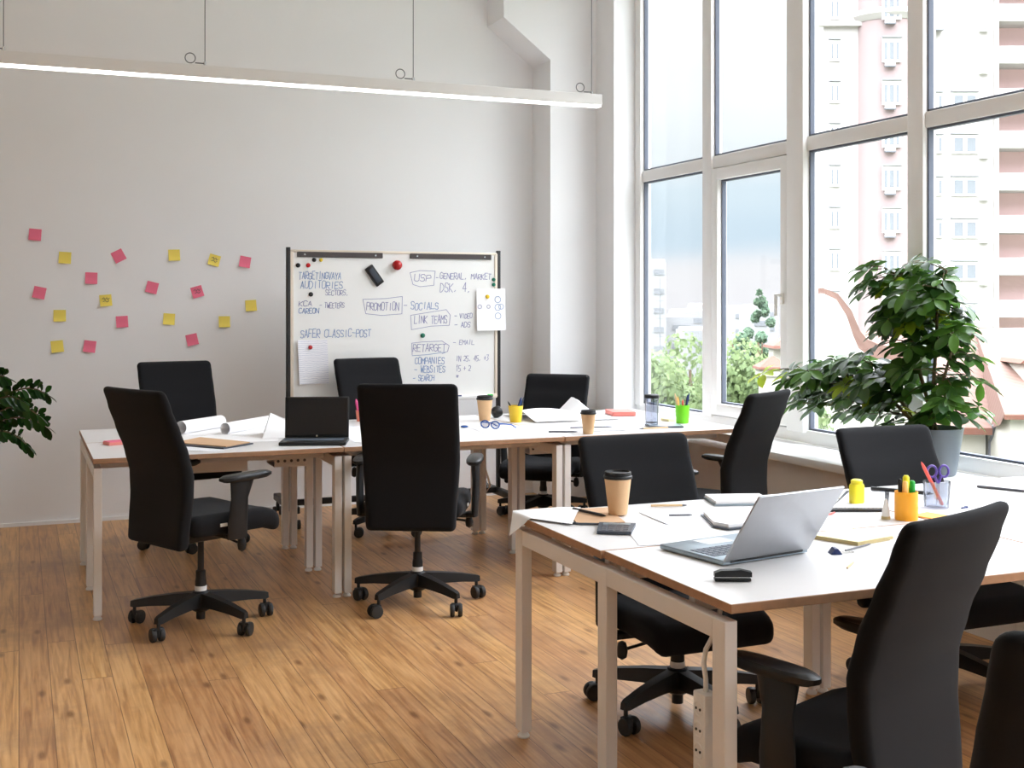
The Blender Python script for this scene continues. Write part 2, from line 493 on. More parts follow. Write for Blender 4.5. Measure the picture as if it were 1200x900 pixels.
glazing('window_1', m1, 3.77, 7.75, sash=2)
m2 = [(2.80, 2.915, 4.21, .085), (1.83, 1.945, 4.21, .085), (.86, .975, 4.21, .085), (-.11, .005, 4.21, .085), (-1.08, -.965, 4.21, .085), (-2.05, -1.935, 4.21, .085), (-2.6, -2.52, 4.21, .085), (3.765, 3.772, 4.21, .08)]
glazing('window_2', m2, -2.6, 3.77)

# ------------------------------------------------------------------ pendant light bars
def light_bar(y, label, x0, x1, wires, group=None):
    z0, z1 = 2.612, 2.684
    root = empty('pendant_light', ((x0+x1)/2, y, z0), label, 'pendant light', group)
    cx = (x0+x1)/2; Lf = x1-x0
    b = B(); b.box((0, 0, .04), (Lf, .062, .064), M['lamp'], .003, 1)
    b.build('housing', root)
    b = B(); b.box((0, 0, .005), (Lf-.01, .05, .012), M['led']); b.build('diffuser', root)
    for x in wires:
        w = B(); w.cyl((x-cx, 0, .075), (x-cx, 0, ZC-z0), .0022, M['graphite'], 6)
        w.cyl((x-cx, 0, .070), (x-cx, 0, .095), .008, M['chrome'], 10); w.build('suspension_cable', root)
        k = B(); pts = [(x-cx-.075+.026*cos(t*pi/9), .0, .110+.026*sin(t*pi/9)) for t in range(18)]
        k.tube(pts, .0026, M['graphite'], 6, closed=True)
        k.cyl((x-cx-.05, 0, .086), (x-cx, 0, .086), .003, M['graphite'], 6); k.build('cable_loop', root)
    return root
light_bar(6.4, 'long white linear pendant light hanging over the far desks', -1.0, 3.205, (-.07, .90, 2.04, 3.15))
light_bar(2.95, 'unseen long white pendant light added over the near desks to brighten the room', -1.0, 3.5, (-.07, 1.2, 2.4, 3.4))  # added lamp, out of view, gives the room more light

# ------------------------------------------------------------------ chairs
def back_y(z):
    pts = [(.33, -.012), (.45, .0), (.60, .012), (.70, .006), (.80, -.026), (.90, -.070), (1.0, -.112), (1.08, -.14)]
    for (a, ya), (c, yc) in zip(pts, pts[1:]):
        if z <= c:
            t = max(0, (z-a)/(c-a)); t = t*t*(3-2*t)*.5+t*.5
            return ya+(yc-ya)*t
    return pts[-1][1]

def make_chair(drop=0.0, inset=0.0, tuck=0.0):
    """a high task chair, facing +y; drop lowers all that rides on the gas lift"""
    root = empty('office_chair', (0, 0, 0), 'black office chair', 'chair')
    D = -drop
    # backrest: one tall padded slab with an s-shaped side profile
    b = B()
    w, h, t = .452, .690, .06
    vs = b.box((0, 0, 0), (w, t, h), M['fabric'], .026, 4)
    for k in range(1, 22):
        g = list(b.bm.verts)+list(b.bm.edges)+list(b.bm.faces)
        bmesh.ops.bisect_plane(b.bm, geom=g, plane_co=(0, 0, -h/2+h*k/22), plane_no=(0, 0, 1))
    for k in range(1, 8):
        g = list(b.bm.verts)+list(b.bm.edges)+list(b.bm.faces)
        bmesh.ops.bisect_plane(b.bm, geom=g, plane_co=(-w/2+w*k/8, 0, 0), plane_no=(1, 0, 0))
    for v in b.bm.verts:
        z = .390+(v.co.z+h/2)
        x = v.co.x*(1+.02*smoothstep(.5, 1.05, z)-.07*(1-smoothstep(.38, .75, z)))
        y = v.co.y*(1-.25*smoothstep(.85, 1.08, z))
        y += -.215+tuck+back_y(z)+.35*x*x*smoothstep(.5, .9, z)
        v.co = V((x, y, z+D))
    back = b.build('backrest', root, smooth=50)
    # seat
    b = B()
    sw, sd, st = .49, .47, .095
    b.box((0, 0, 0), (sw, sd, st), M['fabric'], .04, 4)
    for k in range(1, 10):
        g = list(b.bm.verts)+list(b.bm.edges)+list(b.bm.faces)
        bmesh.ops.bisect_plane(b.bm, geom=g, plane_co=(0, -sd/2+sd*k/10, 0), plane_no=(0, 1, 0))
    for k in range(1, 10):
        g = list(b.bm.verts)+list(b.bm.edges)+list(b.bm.faces)
        bmesh.ops.bisect_plane(b.bm, geom=g, plane_co=(-sw/2+sw*k/10, 0, 0), plane_no=(1, 0, 0))
    for v in b.bm.verts:
        x, y, z = v.co
        f = smoothstep(.1, .235, y)
        z -= .028*f*f
        if z > 0: z -= .012*(1-min(1, (x/.2)**2))*(1-f)
        x *= 1-.06*smoothstep(.05, .235, y)**2-.05*smoothstep(.05, .235, -y)
        v.co = V((x, y*(1-2.3*tuck)+.045+.36*tuck, z+.485+D))
    seat = b.build('seat', root, smooth=50)
    tg = B(); tg.box((.249, -.05, .487+D), (.005, .036, .014), M['white'], .001, 1); tg.build('label_tag', seat)
    # under-seat mechanism
    b = B()
    b.box((0, -.01, .418+D), (.20, .26, .05), M['plastic'], .015)
    b.box((0, -.16, .405+D), (.09, .14, .035), M['plastic'], .01)
    b.bar((0, -.18+tuck, .40+D), (0, -.192+tuck, .58+D), .10, .02, M['plastic'], .006)
    b.box((0, .0, .43+D), (.52, .06, .022), M['plastic'], .006)
    b.build('mechanism', root)
    for sx, nm in ((1, 'lever'), (-1, 'lever'))[:1 if inset else 2]:
        b = B()
        b.cyl((sx*.09, .04, .412+D), (sx*.23, .045, .392+D), .006, M['plastic'], 8)
        b.lathe([(.004, -.03), (.016, -.022), (.02, 0), (.014, .028), (.004, .034)], M['plastic'], (sx*.245, .046, .388+D), 12)
        b.build(nm, root)
    # armrests
    for sx in (1, -1):
        b = B()
        b.bar((sx*.235, .67*tuck, .432+D), (sx*.282, .67*tuck, .432+D), .07, .022, M['plastic'], .006)
        pts = [V((sx*.276, .0, .425+D)), V((sx*.280, .0, .50+D)), V((sx*(.282-inset*.45), .008, .60+D)), V((sx*(.277-inset), .025, .674+D))]
        rs = []
        for p, (hw, hd) in zip(pts, ((.014, .042), (.014, .042), (.015, .036), (.018, .05))):
            rs.append([p+V((hw*cos(a)*1.2, hd*sin(a)*1.2+.67*tuck, 0)) for a in [i*2*pi/14 for i in range(14)]])
        b.rings(rs, M['plastic'])
        arm = b.build('armrest', root)
        p = B()
        n = 20; prof = []
        for z, k in ((-.014, .86), (-.006, 1), (.006, 1), (.013, .88)):
            ring = []
            for i in range(n):
                a = 2*pi*i/n
                cx, sy = cos(a), sin(a)
                x = .039*k*math.copysign(abs(cx)**.75, cx); y = .132*k*math.copysign(abs(sy)**.75, sy)
                ring.append(V((sx*(.274-inset)+x, .045+.67*tuck+y, .690+D+z+(.004*(y/.13)))))
            prof.append(ring)
        p.rings(prof, M['plastic']); p.build('arm_pad', arm)
    # gas lift
    b = B()
    b.lathe([(.025, .085), (.025, .20), (.022, .215), (.022, .245), (.014, .25), (.014, .40+D)], M['plastic'], n=18)
    gl = b.build('gas_lift', root)
    b = B(); b.lathe([(.0265, .157), (.0265, .178)], M['white'], n=18); b.build('label_ring', gl)
    return root

def add_base(root, rot):
    """star base and casters, turned on the gas lift by rot"""
    b = B()
    b.lathe([(.030, .065), (.045, .075), (.05, .10), (.048, .135), (.034, .155)], M['plastic'], n=20)
    for k in range(5):
        a = rot+k*2*pi/5
        d = V((cos(a), sin(a), 0)); n = V((-sin(a), cos(a), 0))
        rs = []
        for r, hw, z0, z1 in ((.03, .030, .09, .150), (.12, .026, .092, .142), (.22, .021, .088, .128), (.30, .017, .08, .112), (.318, .012, .082, .106)):
            rs.append([d*r+n*hw+V((0, 0, z0)), d*r+n*hw*.75+V((0, 0, z1)), d*r-n*hw*.75+V((0, 0, z1)), d*r-n*hw+V((0, 0, z0))])
        b.rings(rs, M['plastic'])
    b.lathe([(.02, .03), (.02, .075)], M['plastic'], n=14)
    b.build('star_base', root, smooth=30)
    rnd = random.Random(int(rot*1000))
    for k in range(5):
        a = rot+k*2*pi/5
        p = V((cos(a)*.302, sin(a)*.302, 0))
        sw = rnd.uniform(0, 2*pi)
        T = Matrix.Translation(p) @ Matrix.Rotation(sw, 4, 'Z')
        c = B()
        vs = c.cyl((0, 0, .05), (0, 0, .088), .008, M['plastic'], 10)
        vs += c.box((.012, 0, .040), (.040, .013, .030), M['plastic'], .004)
        vs += c.bar((-.004, 0, .056), (.030, 0, .052), .045, .010, M['plastic'], .003)
        bmesh.ops.transform(c.bm, matrix=T, verts=list(c.bm.verts))
        cas = c.build('caster', root)
        for sx in (-1, 1):
            wv = B()
            Tw = T @ Matrix.Translation((.018, sx*.018, .0305)) @ Matrix.Rotation(pi/2, 4, 'X')
            wv.lathe([(.018, -.0105), (.028, -.0095), (.0305, -.004), (.0305, .004), (.028, .0095), (.018, .0105)], M['rubber'], n=18, T=Tw)
            wv.build('wheel', cas)

chairs = [
    # x, y, heading (clockwise from +y), drop of the gas lift, star turn, label
    (.755, 5.50, 64, 0, 7, 'black office chair turned sideways at the left end of the far desks'),
    (1.775, 5.50, 26, 0, 18, 'black office chair seen squarely from behind, right of the black laptop'),
    (.955, 7.38, 170, 0, 40, 'black office chair behind the rolled papers, under the sticky notes'),
    (2.17, 7.35, 172, 0, 20, 'black office chair right in front of the whiteboard'),
    (3.27, 7.38, 222, .135, 20, 'low black office chair in the far corner beside the whiteboard'),
    (3.25, 5.26, -31, .07, 10, 'black office chair turned sideways against the window sill apron'),
    (2.16, 3.70, 180, .135, 29, 'low black office chair behind the large coffee cup on the near desk'),
    (3.24, 3.58, 180, .135, 30, 'low black office chair in front of the potted window plant'),
    (1.92, 2.37, -20, .11, 15, 'large black office chair pushed under the front edge of the nearest desk'),
    (1.55, 1.46, 22, .07, 45, 'black office chair cropped by the bottom right corner of the photo'),
]
protos = {}
for drop in sorted(set(c[3] for c in chairs)): protos[drop] = make_chair(drop, *((.035, .105) if drop == .11 else (0, 0)))
for x, y, hd, drop, st, lab in chairs:
    o = copy_tree(protos[drop])
    o.location = (x, y, 0); o.rotation_euler = (0, 0, -radians(hd))
    tag(o, lab, 'chair', 'black office chairs around the desks')
    add_base(o, radians(90-st+hd))
def kill(o):
    for ch in list(o.children): kill(ch)
    bpy.data.objects.remove(o)
for k in protos.values(): kill(k)          # the spare sources go again

# ------------------------------------------------------------------ desks
def desk(x0, x1, y0, y1, label, tray=None, near_shift=0):
    cx, cy = (x0+x1)/2, (y0+y1)/2
    root = empty('bench_desk', (cx, cy, 0), label, 'desk', 'white double bench desks')
    ym = (y0+y1)/2
    for (a, c, sh) in ((y0, ym-.003, near_shift), (ym+.003, y1, 0)):
        b = B()
        b.box((sh/2, (a+c)/2-cy, .7285), (x1-x0-sh, c-a, .023), M['edge'], .0015, 1)
        for f in b.bm.faces:
            if f.normal.z > .9: f.material_index = b.mi(M['top'])
        b.build('tabletop', root)
    lx = (x0+.0215, x1-.0215); ly = (y0+.045, ym, y1-.045)
    for x in lx:
        for y in ly:
            b = B(); b.box((x-cx, y-cy, .359), (.036, .055, .672), M['leg'], .002, 1)
            lg = b.build('leg', root)
            f = B(); f.lathe([(.019, 0), (.021, .006), (.016, .014), (.009, .018), (.009, .025)], M['foot'], (x-cx, y-cy, 0), 14); f.build('foot_glide', lg)
        b = B(); b.box((x-cx, 0, .669), (.034, y1-y0-.146, .05), M['leg'], .002, 1); b.build('end_rail', root)
    for y in (y0+.235, ym-.05, ym+.05, y1-.235):
        b = B(); b.box((0, y-cy, .690), (x1-x0-.09, .03, .045), M['leg'], .002, 1); b.build('long_rail', root)
    if tray:
        for (ta, tb, z, holes) in tray:
            b = B()
            for yy in (-.10, .10):
                b.box(((ta+tb)/2-cx, yy, z+.055), (tb-ta, .004, .11), M['leg'])
            b.box(((ta+tb)/2-cx, 0, z), (tb-ta, .20, .004), M['leg'])
            n = int((tb-ta)/.035)
            for i in range(n if holes else 0):       # perforations along the tray side
                for zz in (.03, .07):
                    vs = b.lathe([(.008, -.0015), (.008, .0015)], M['graphite'], n=8,
                                 T=Matrix.Translation((ta-cx+.02+i*.035, -.1025, z+zz)) @ Matrix.Rotation(pi/2, 4, 'X'))
            b.build('cable_tray', root, smooth=0)
    return root
desk(.31, 1.467, 5.72, 7.05, 'white bench desk at the left end, under the sticky notes', [(.55, 1.10, .575, 0), (1.24, 1.44, .583, 1)])
desk(1.473, 2.657, 5.72, 7.05, 'white bench desk in front of the whiteboard, with the blue eyeglasses', None)
desk(2.663, 3.775, 5.72, 7.05, 'white bench desk against the window sill, with the green pen cup', [(2.70, 2.93, .58, 1)])
desk(1.535, 2.737, 2.40, 3.72, 'nearest white bench desk, carrying the silver laptop', None, .010)
desk(2.743, 3.775, 2.40, 3.72, 'white bench desk under the potted window plant', None)

TZ = .7405    # desk surface
# cable and wires under the middle desk edge
b = B(); b.tube([(2.44, 6.36, .66), (2.43, 6.33, .60), (2.44, 6.33, .52), (2.47, 6.35, .45), (2.49, 6.37, .40), (2.47, 6.38, .36), (2.455, 6.39, .45), (2.45, 6.40, .66)], .006, M['foot'], 8)
tag(b.build('power_cable'), 'pale cable loop dangling under the desk beside the whiteboard leg', 'cable')

# power strip hanging by the nearest leg
ps = empty('power_strip', (1.566, 2.545, .09), 'white power strip hanging upright behind the nearest desk leg', 'power strip')
b = B(); b.box((0, 0, .20), (.042, .058, .40), M['white'], .006)
b.build('housing', ps)
for i in range(7):
    b = B()
    z = .36-i*.052
    T = Matrix.Translation((-.0215, 0, z)) @ Matrix.Rotation(-pi/2, 4, 'Y')
    b.lathe([(.021, 0), (.021, .0015), (.017, .0017), (.016, -.001)], M['white'], n=18, T=T)
    for dy in (-.009, .009):
        b.lathe([(.0035, 0), (.0035, .0022)], M['plastic'], n=8, T=T @ Matrix.Translation((0, dy, 0)))
    b.build('socket', ps)
b = B(); b.tube([(0, 0, .40), (0, .0, .43), (-.004, .004, .47), (.006, .01, .50), (.026, .006, .535), (.034, -.005, .58), (.036, -.012, .612)], .0065, M['white'], 8); b.build('cord', ps)

# ------------------------------------------------------------------ whiteboard
WX, WY = 1.63, 7.80
wb = empty('whiteboard', (WX+.74, WY, 0), 'wheeled whiteboard covered in blue handwriting, standing before the back wall', 'whiteboard')
U = lambda u, z, y=0: (u-.74, y, z)
b = B(); b.box(U(.74, 1.287), (1.46, .022, .985), M['board'], .002, 1); b.build('panel', wb)
b = B()
b.box(U(.74, .795, -.004), (1.45, .034, .03), M['boardtrim'], .004); b.box(U(.74, 1.785, -.002), (1.45, .03, .018), M['boardtrim'], .003)
b.box(U(.022, 1.287, -.002), (.022, .03, 1.0), M['boardtrim'], .003); b.box(U(1.458, 1.287, -.002), (.022, .03, 1.0), M['boardtrim'], .003)
b.build('trim', wb)
for u in (0, 1.48):
    b = B(); b.box(U(u, .98), (.026, .034, 1.66), M['blackmetal'], .004); b.build('post', wb)
    b = B(); b.box(U(u, .125, .06), (.05, .62, .045), M['blackmetal'], .006); ft = b.build('foot_bar', wb)
    for y in (-.22, .34):
        c = B()
        c.cyl(U(u, .06, y), U(u, .105, y), .011, M['plastic'], 10)
        c.box(U(u, .055, y), (.018, .045, .05), M['plastic'], .004)
        for sx in (-1, 1):
            c.cyl(U(u+sx*.012, .03, y), U(u+sx*.03, .03, y), .03, M['rubber'], 16)
        c.build('caster', ft)
b = B(); b.box(U(.74, .135), (1.45, .03, .04), M['blackmetal'], .004); b.build('crossbar', wb)
b = B(); b.box(U(.74, .785, -.045), (1.30, .07, .008), M['board'], .002, 1); b.box(U(.74, .793, -.079), (1.30, .004, .02), M['board'], .001, 1); b.build('pen_tray', wb)
for a, c in ((.056, .636), (.829, 1.421)):
    b = B(); b.box(U((a+c)/2, 1.763, -.016), (c-a, .012, .036), M['strip'], .002, 1)
    for u in (a+.05, c-.05): b.cyl(U(u, 1.763, -.021), U(u, 1.763, -.024), .006, M['chrome'], 10)
    b.build('clamp_rail', wb)
FY = -.0115
# strokes of the handwriting, on a 4 x 6 grid per letter
GL = {
 'A': ['00 26 40', '12 32'], 'B': ['00 06 35 34 03 33 41 40 00'], 'C': ['45 36 16 05 01 10 30 41'], 'D': ['00 06 26 44 42 20 00'],
 'E': ['46 06 00 40', '03 33'], 'F': ['46 06 00', '03 33'], 'G': ['45 26 05 01 20 41 43 23'], 'H': ['00 06', '40 46', '03 43'],
 'I': ['20 26'], 'J': ['46 41 20 01'], 'K': ['00 06', '46 03 40'], 'L': ['06 00 40'], 'M': ['00 06 23 46 40'], 'N': ['00 06 40 46'],
 'O': ['16 05 01 10 30 41 45 36 16'], 'P': ['00 06 36 45 43 03'], 'R': ['00 06 36 45 43 03 40'], 'S': ['45 36 16 05 13 33 41 30 10 01'],
 'T': ['06 46', '26 20'], 'U': ['06 01 10 30 41 46'], 'V': ['06 20 46'], 'W': ['06 10 24 30 46'], 'X': ['00 46', '06 40'],
 'Y': ['06 23 46', '23 20'], 'Z': ['06 46 00 40'], '-': ['03 43'], '1': ['14 26 20'], '2': ['05 26 45 43 00 40'], '3': ['06 46 23 42 20 00'],
 '4': ['30 36 02 42'], '5': ['46 06 03 33 41 20 00'], '+': ['03 43', '21 25'], ',': ['21 10'], '*': ['11 35', '15 31', '03 43'], ' ': [],
}
rnd = random.Random(3)
def ribbon(bb, pts, w, m):
    for p, q in zip(pts, pts[1:]):
        d = V((q[0]-p[0], q[1]-p[1])); n = V((-d.y, d.x)); L = n.length
        if L < 1e-5: continue
        n *= w/2/L; e = d*(w*.25/L)
        bb.prism([(p[0]-e.x+n.x, p[1]-e.y+n.y), (p[0]-e.x-n.x, p[1]-e.y-n.y), (q[0]+e.x-n.x, q[1]+e.y-n.y), (q[0]+e.x+n.x, q[1]+e.y+n.y)], 0, .0006, m)
def write(text, u0, z1, u1, z0, m='ink', w=.0042, slant=.12):
    bb = B(); n = len(text); cw = (u1-u0)/n; ch = (z1-z0)
    for i, t in enumerate(text):
        dy = rnd.uniform(-.06, .06)*ch; sc = rnd.uniform(.82, 1.0)
        for st in GL.get(t, []):
            pts = []
            for p in st.split():
                gx, gy = int(p[0])/4, int(p[1])/6
                pts.append((u0+cw*i+cw*.80*gx+slant*gy*cw+rnd.uniform(-.03, .03)*cw, z0+dy+ch*sc*gy+rnd.uniform(-.03, .03)*ch))
            ribbon(bb, pts, w, M[m])
    T = Matrix(((1, 0, 0, -.74), (0, 0, -1, FY), (0, 1, 0, 0), (0, 0, 0, 1)))
    bmesh.ops.transform(bb.bm, matrix=T, verts=list(bb.bm.verts))
    return bb.build('lettering', wb, smooth=0)
def outline(pts, m='ink2', w=.0035):
    bb = B(); ribbon(bb, pts, w, M[m])
    T = Matrix(((1, 0, 0, -.74), (0, 0, -1, FY), (0, 1, 0, 0), (0, 0, 0, 1)))
    bmesh.ops.transform(bb.bm, matrix=T, verts=list(bb.bm.verts))
    bb.build('lettering', wb, smooth=0)
write('TARGETINGVAYA', .067, 1.652, .353, 1.600)
write('AUDITORIES', .078, 1.592, .365, 1.541)
write('SECTORS,', .245, 1.532, .405, 1.495, 'ink2', .0035)
write('KCA', .067, 1.461, .158, 1.425, 'ink2')
write('CAREON', .067, 1.414, .204, 1.375)
write('- TWEETERS', .205, 1.45, .375, 1.412, 'ink2', .0035)
outline([(.50, 1.468), (.66, 1.474), (.775, 1.488), (.772, 1.37), (.63, 1.36), (.52, 1.372), (.50, 1.468)])
write('PROMOTION', .525, 1.452, .755, 1.395, 'ink2')
write('-', .785, 1.445, .812, 1.415, 'ink2'); write('SOCIALS', .835, 1.452, 1.037, 1.400)
outline([(.83, 1.65), (.90, 1.665), (1.01, 1.662), (1.0, 1.565), (.90, 1.555), (.85, 1.57), (.83, 1.65)])
write('USP', .86, 1.64, .985, 1.59, 'ink2'); write('-', 1.015, 1.63, 1.035, 1.61, 'ink2')
write('GENERAL, MARKET', 1.045, 1.652, 1.425, 1.608, 'ink2')
write('DSK, 4,', 1.045, 1.585, 1.275, 1.518, 'ink2')
outline([(.835, 1.36), (1.0, 1.385), (1.09, 1.398), (1.12, 1.36), (1.112, 1.29), (.98, 1.285), (.84, 1.262), (.835, 1.36)])
write('LINK TEAMS', .86, 1.362, 1.10, 1.305, 'ink2')
write('- VIDEO', 1.15, 1.375, 1.283, 1.338, 'ink2'); write('- ADS', 1.15, 1.315, 1.27, 1.278, 'ink2')
write('SAFER CLASSIC-POST', .078, 1.273, .559, 1.218)
outline([(.845, 1.09), (.842, 1.17), (.92, 1.178), (1.06, 1.182), (1.112, 1.15), (1.10, 1.11), (1.06, 1.095)])
write('RETARGET', .85, 1.165, 1.09, 1.112, 'ink2'); write('- EMAIL', 1.14, 1.19, 1.30, 1.155, 'ink2', .0035)
outline([(.845, 1.085), (.95, 1.09), (1.08, 1.105)], 'ink')
write('COMPANIES', .865, 1.072, 1.08, 1.026); write('- WEBSITES', .86, 1.016, 1.085, .968); write('- SEARCH', .85, .955, 1.005, .912)
write('IN 25, 45, +3', 1.162, 1.084, 1.405, 1.042, 'ink2', .0035); write('15 + 20', 1.162, 1.016, 1.29, .972, 'ink2', .0035); write('*', 1.16, .952, 1.185, .925, 'ink2')

def magnet(u, z, r, m, label, ball=False):
    b = B()
    T = Matrix.Translation((0, 0, 0)) @ Matrix.Rotation(pi/2, 4, 'X')
    if ball: prof = [(r*.75, 0), (r*.95, r*.35), (r, r*.8), (r*.85, r*1.3), (r*.5, r*1.65), (r*.1, r*1.75)]
    else: prof = [(r, 0), (r, .006), (r*.8, .010), (r*.1, .012)]
    b.lathe(prof, M[m], n=18, T=T)
    return tag(b.build('magnet', loc=(WX+u, WY-.0118, z)), label, 'magnet', 'magnets on the whiteboard')
magnet(.062, 1.691, .015, 'plastic', 'black round magnet at the top left corner of the whiteboard')
magnet(.129, 1.692, .015, 'red', 'small dark red magnet near the top left corner of the whiteboard')
magnet(.169, 1.728, .014, 'plastic', 'black magnet tucked just under the left clamp rail')
magnet(.215, 1.728, .012, 'yelcup', 'yellow magnet just under the left clamp rail')
magnet(.732, 1.699, .034, 'red', 'large glossy red ball magnet at the top middle of the whiteboard', True)
magnet(.147, 1.501, .015, 'plastic', 'black round magnet between the handwritten lines at the left')
magnet(.920, 1.222, .016, 'magnetgreen', 'dark green magnet in the lower middle of the whiteboard')
magnet(1.441, 1.607, .013, 'magnetgreen', 'upper of two dark green magnets at the right edge')
magnet(1.441, 1.572, .013, 'magnetgreen', 'lower of two dark green magnets at the right edge')
b = B(); T = Matrix.Rotation(radians(-36), 4, 'Y')
b.box((0, -.012, 0), (.062, .024, .145), M['plastic'], .006, T=T); b.box((0, -.026, 0), (.042, .006, .11), M['slate'], .003, T=T)
tag(b.build('whiteboard_eraser', loc=(WX+.576, WY-.0118, 1.628)), 'black eraser stuck aslant on the whiteboard', 'eraser')
# sheets pinned to the board
b = B(); b.sheet(lambda u, v: (u*.2-.1+.012*(v-.5), -.004-.018*(1-u)**3*(1-v*.3), .145-v*.29), 8, 6, .0006, M['printv'])
tag(b.build('paper_sheet', loc=(WX+.162, WY-.0125, 1.055)), 'printed sheet held by a red magnet at the lower left of the whiteboard', 'paper')
magnet(.141, 1.152, .014, 'red', 'red magnet holding the printed sheet').location.y = WY-.0225
b = B(); b.sheet(lambda u, v: (u*.215-.1075, -.004-.014*v*v, .146-v*.292), 6, 6, .0006, M['paper'])
sh = tag(b.build('paper_sheet', loc=(WX+1.416, WY-.0205, 1.398)), 'white sheet with blue circles hanging over the right edge of the whiteboard', 'paper')
for (cx, cz, r, m) in ((.05, .07, .022, 'ink'), (.05, .015, .022, 'ink'), (.05, -.045, .022, 'ink'), (.075, .02, .018, 'ink'), (-.085, .02, .014, 'ink2'), (-.02, .02, .012, 'ink2')):
    bb = B(); ribbon(bb, [(cx+r*cos(t*pi/8), cz+r*sin(t*pi/8)) for t in range(17)], .0035, M[m])
    v0 = (.146-cz)/.292
    T = Matrix(((1, 0, 0, 0), (0, 0, -1, -.0055-.014*v0*v0), (0, 1, 0, 0), (0, 0, 0, 1)))
    bmesh.ops.transform(bb.bm, matrix=T, verts=list(bb.bm.verts)); bb.build('drawing', sh, smooth=0)
magnet(1.389, 1.488, .014, 'yelcup', 'yellow magnet holding the sheet at the right edge').location.y = WY-.0258
# markers on the pen tray
for x, m, lab in ((1.235, 'navy', 'blue capped marker on the whiteboard tray'), (1.335, 'dgreen', 'green capped marker on the whiteboard tray')):
    root = empty('marker_pen', (WX+x, WY-.045, .800), lab, 'marker', 'markers on the whiteboard tray')
    b = B(); b.cyl((-.05, 0, 0), (.045, 0, 0), .009, M['white'], 12); b.build('barrel', root)
    b = B(); s_ = -1 if m == 'navy' else 1; b.cyl((s_*.045, 0, 0), (s_*.085, 0, 0), .0105, M[m], 12); b.build('cap', root)

# ------------------------------------------------------------------ sticky notes on the back wall
notes = [
 (.097, 1.888, 'pink', 4, 'pink sticky note highest and leftmost on the wall'),
 (.614, 1.757, 'pink', -28, 'pink sticky note turned like a diamond in the top row'),
 (.442, 1.608, 'pink', 2, 'pink sticky note between the two leftmost yellow notes of the upper rows'),
 (.828, 1.548, 'pink', 14, 'pink sticky note in the middle of the cluster, below the straight yellow note'),
 (1.125, 1.520, 'pink', -16, 'pink sticky note with a mark, right of the middle of the cluster'),
 (.123, 1.511, 'pink', 12, 'pink sticky note at the left end of the second row'),
 (1.448, 1.728, 'pink', 10, 'pink sticky note at the top right end, next to the whiteboard'),
 (.636, 1.319, 'pink', -3, 'pink sticky note in the lower middle of the cluster'),
 (.432, 1.157, 'pink', 8, 'pink sticky note in the bottom row, right of a yellow one'),
 (1.091, 1.194, 'pink', -12, 'pink sticky note lowest at the right, above the black chair'),
 (.279, 1.741, 'yellow', 3, 'yellow sticky note at the left end of the top row'),
 (.973, 1.768, 'yellow', -2, 'plain yellow sticky note in the middle of the top row'),
 (1.239, 1.737, 'yellow', 15, 'yellow sticky note with writing, at the right of the top row'),
 (.533, 1.461, 'yellow', -5, 'yellow sticky note with writing, left of the middle'),
 (.247, 1.361, 'yellow', 0, 'yellow sticky note at the left of the third row'),
 (.939, 1.335, 'yellow', 4, 'yellow sticky note below the middle pink one'),
 (1.308, 1.315, 'yellow', 0, 'yellow sticky note at the right of the third row'),
 (1.489, 1.426, 'yellow', -4, 'yellow sticky note farthest right, beside the whiteboard'),
 (.232, 1.160, 'yellow', -6, 'yellow sticky note in the bottom left corner of the cluster'),
]
for x, z, m, a, lab in notes:
    b = B(); T = Matrix.Rotation(radians(a), 4, 'Y')
    b.sheet(lambda u, v: T @ V((u*.076-.038, -.0015-.012*v*v*v, .038-v*.076)), 4, 6, .0006, M[m])
    o = tag(b.build('sticky_note', loc=(x, YB, z)), lab, 'sticky note', 'sticky notes on the back wall')
    if 'writing' in lab or 'mark' in lab:
        bb = B()
        ribbon(bb, [(-.022, .012), (-.01, .02), (-.005, .005), (.008, .018), (.014, .004), (.024, .014)], .003, M['graphite'])
        ribbon(bb, [(-.018, -.008), (-.004, -.002), (.008, -.012), (.02, -.004)], .003, M['graphite'])
        Tm = T @ Matrix(((1, 0, 0, 0), (0, 0, -1, -.0065), (0, 1, 0, 0), (0, 0, 0, 1)))
        bmesh.ops.transform(bb.bm, matrix=Tm, verts=list(bb.bm.verts)); bb.build('lettering', o, smooth=0)

# ------------------------------------------------------------------ things on the desks
def paper(pts, label, z=0, curl=None, m='paper', name='paper_sheet', cat='paper', th=.0007, group=None):
    """a sheet on the desk from its four corners (x,y), in order; curl(u,v) lifts it"""
    cx = sum(p[0] for p in pts)/4; cy = sum(p[1] for p in pts)/4
    A, Bq, C, D = [V((p[0]-cx, p[1]-cy, 0)) for p in pts]
    def fn(u, v):
        p = (A*(1-u)+Bq*u)*(1-v)+(D*(1-u)+C*u)*v
        p.z = (curl(u, v) if curl else .0006*sin(7*u+3*v)**2)+th/2+.0003
        return p
    b = B(); b.sheet(fn, 12, 12, th, M[m])
    return tag(b.build(name, loc=(cx, cy, TZ+z)), label, cat, group)

def coffee_cup(x, y, h, label):
    root = empty('coffee_cup', (x, y, TZ), label, 'cup', 'paper coffee cups with black lids')
    s_ = h/.125
    b = B(); b.lathe([(.026*s_, 0), (.0275*s_, .004*s_), (.0395*s_, .108*s_), (.038*s_, .108*s_), (.027*s_, .012*s_)], M['cup'], n=28); b.build('cup_body', root)
    b = B(); b.lathe([(.0400*s_, .104*s_), (.0425*s_, .105*s_), (.0425*s_, .112*s_), (.0395*s_, .114*s_), (.0385*s_, .124*s_), (.0345*s_, .125*s_), (.033*s_, .120*s_), (.004, .119*s_)], M['plastic'], n=28); b.build('lid', root)
coffee_cup(2.578, 6.683, .150, 'paper coffee cup with black lid in front of the whiteboard')
coffee_cup(2.835, 5.80, .128, 'paper coffee cup with black lid at the front edge of the far desks')
coffee_cup(1.843, 3.547, .142, 'large paper coffee cup with black lid on the nearest desk')

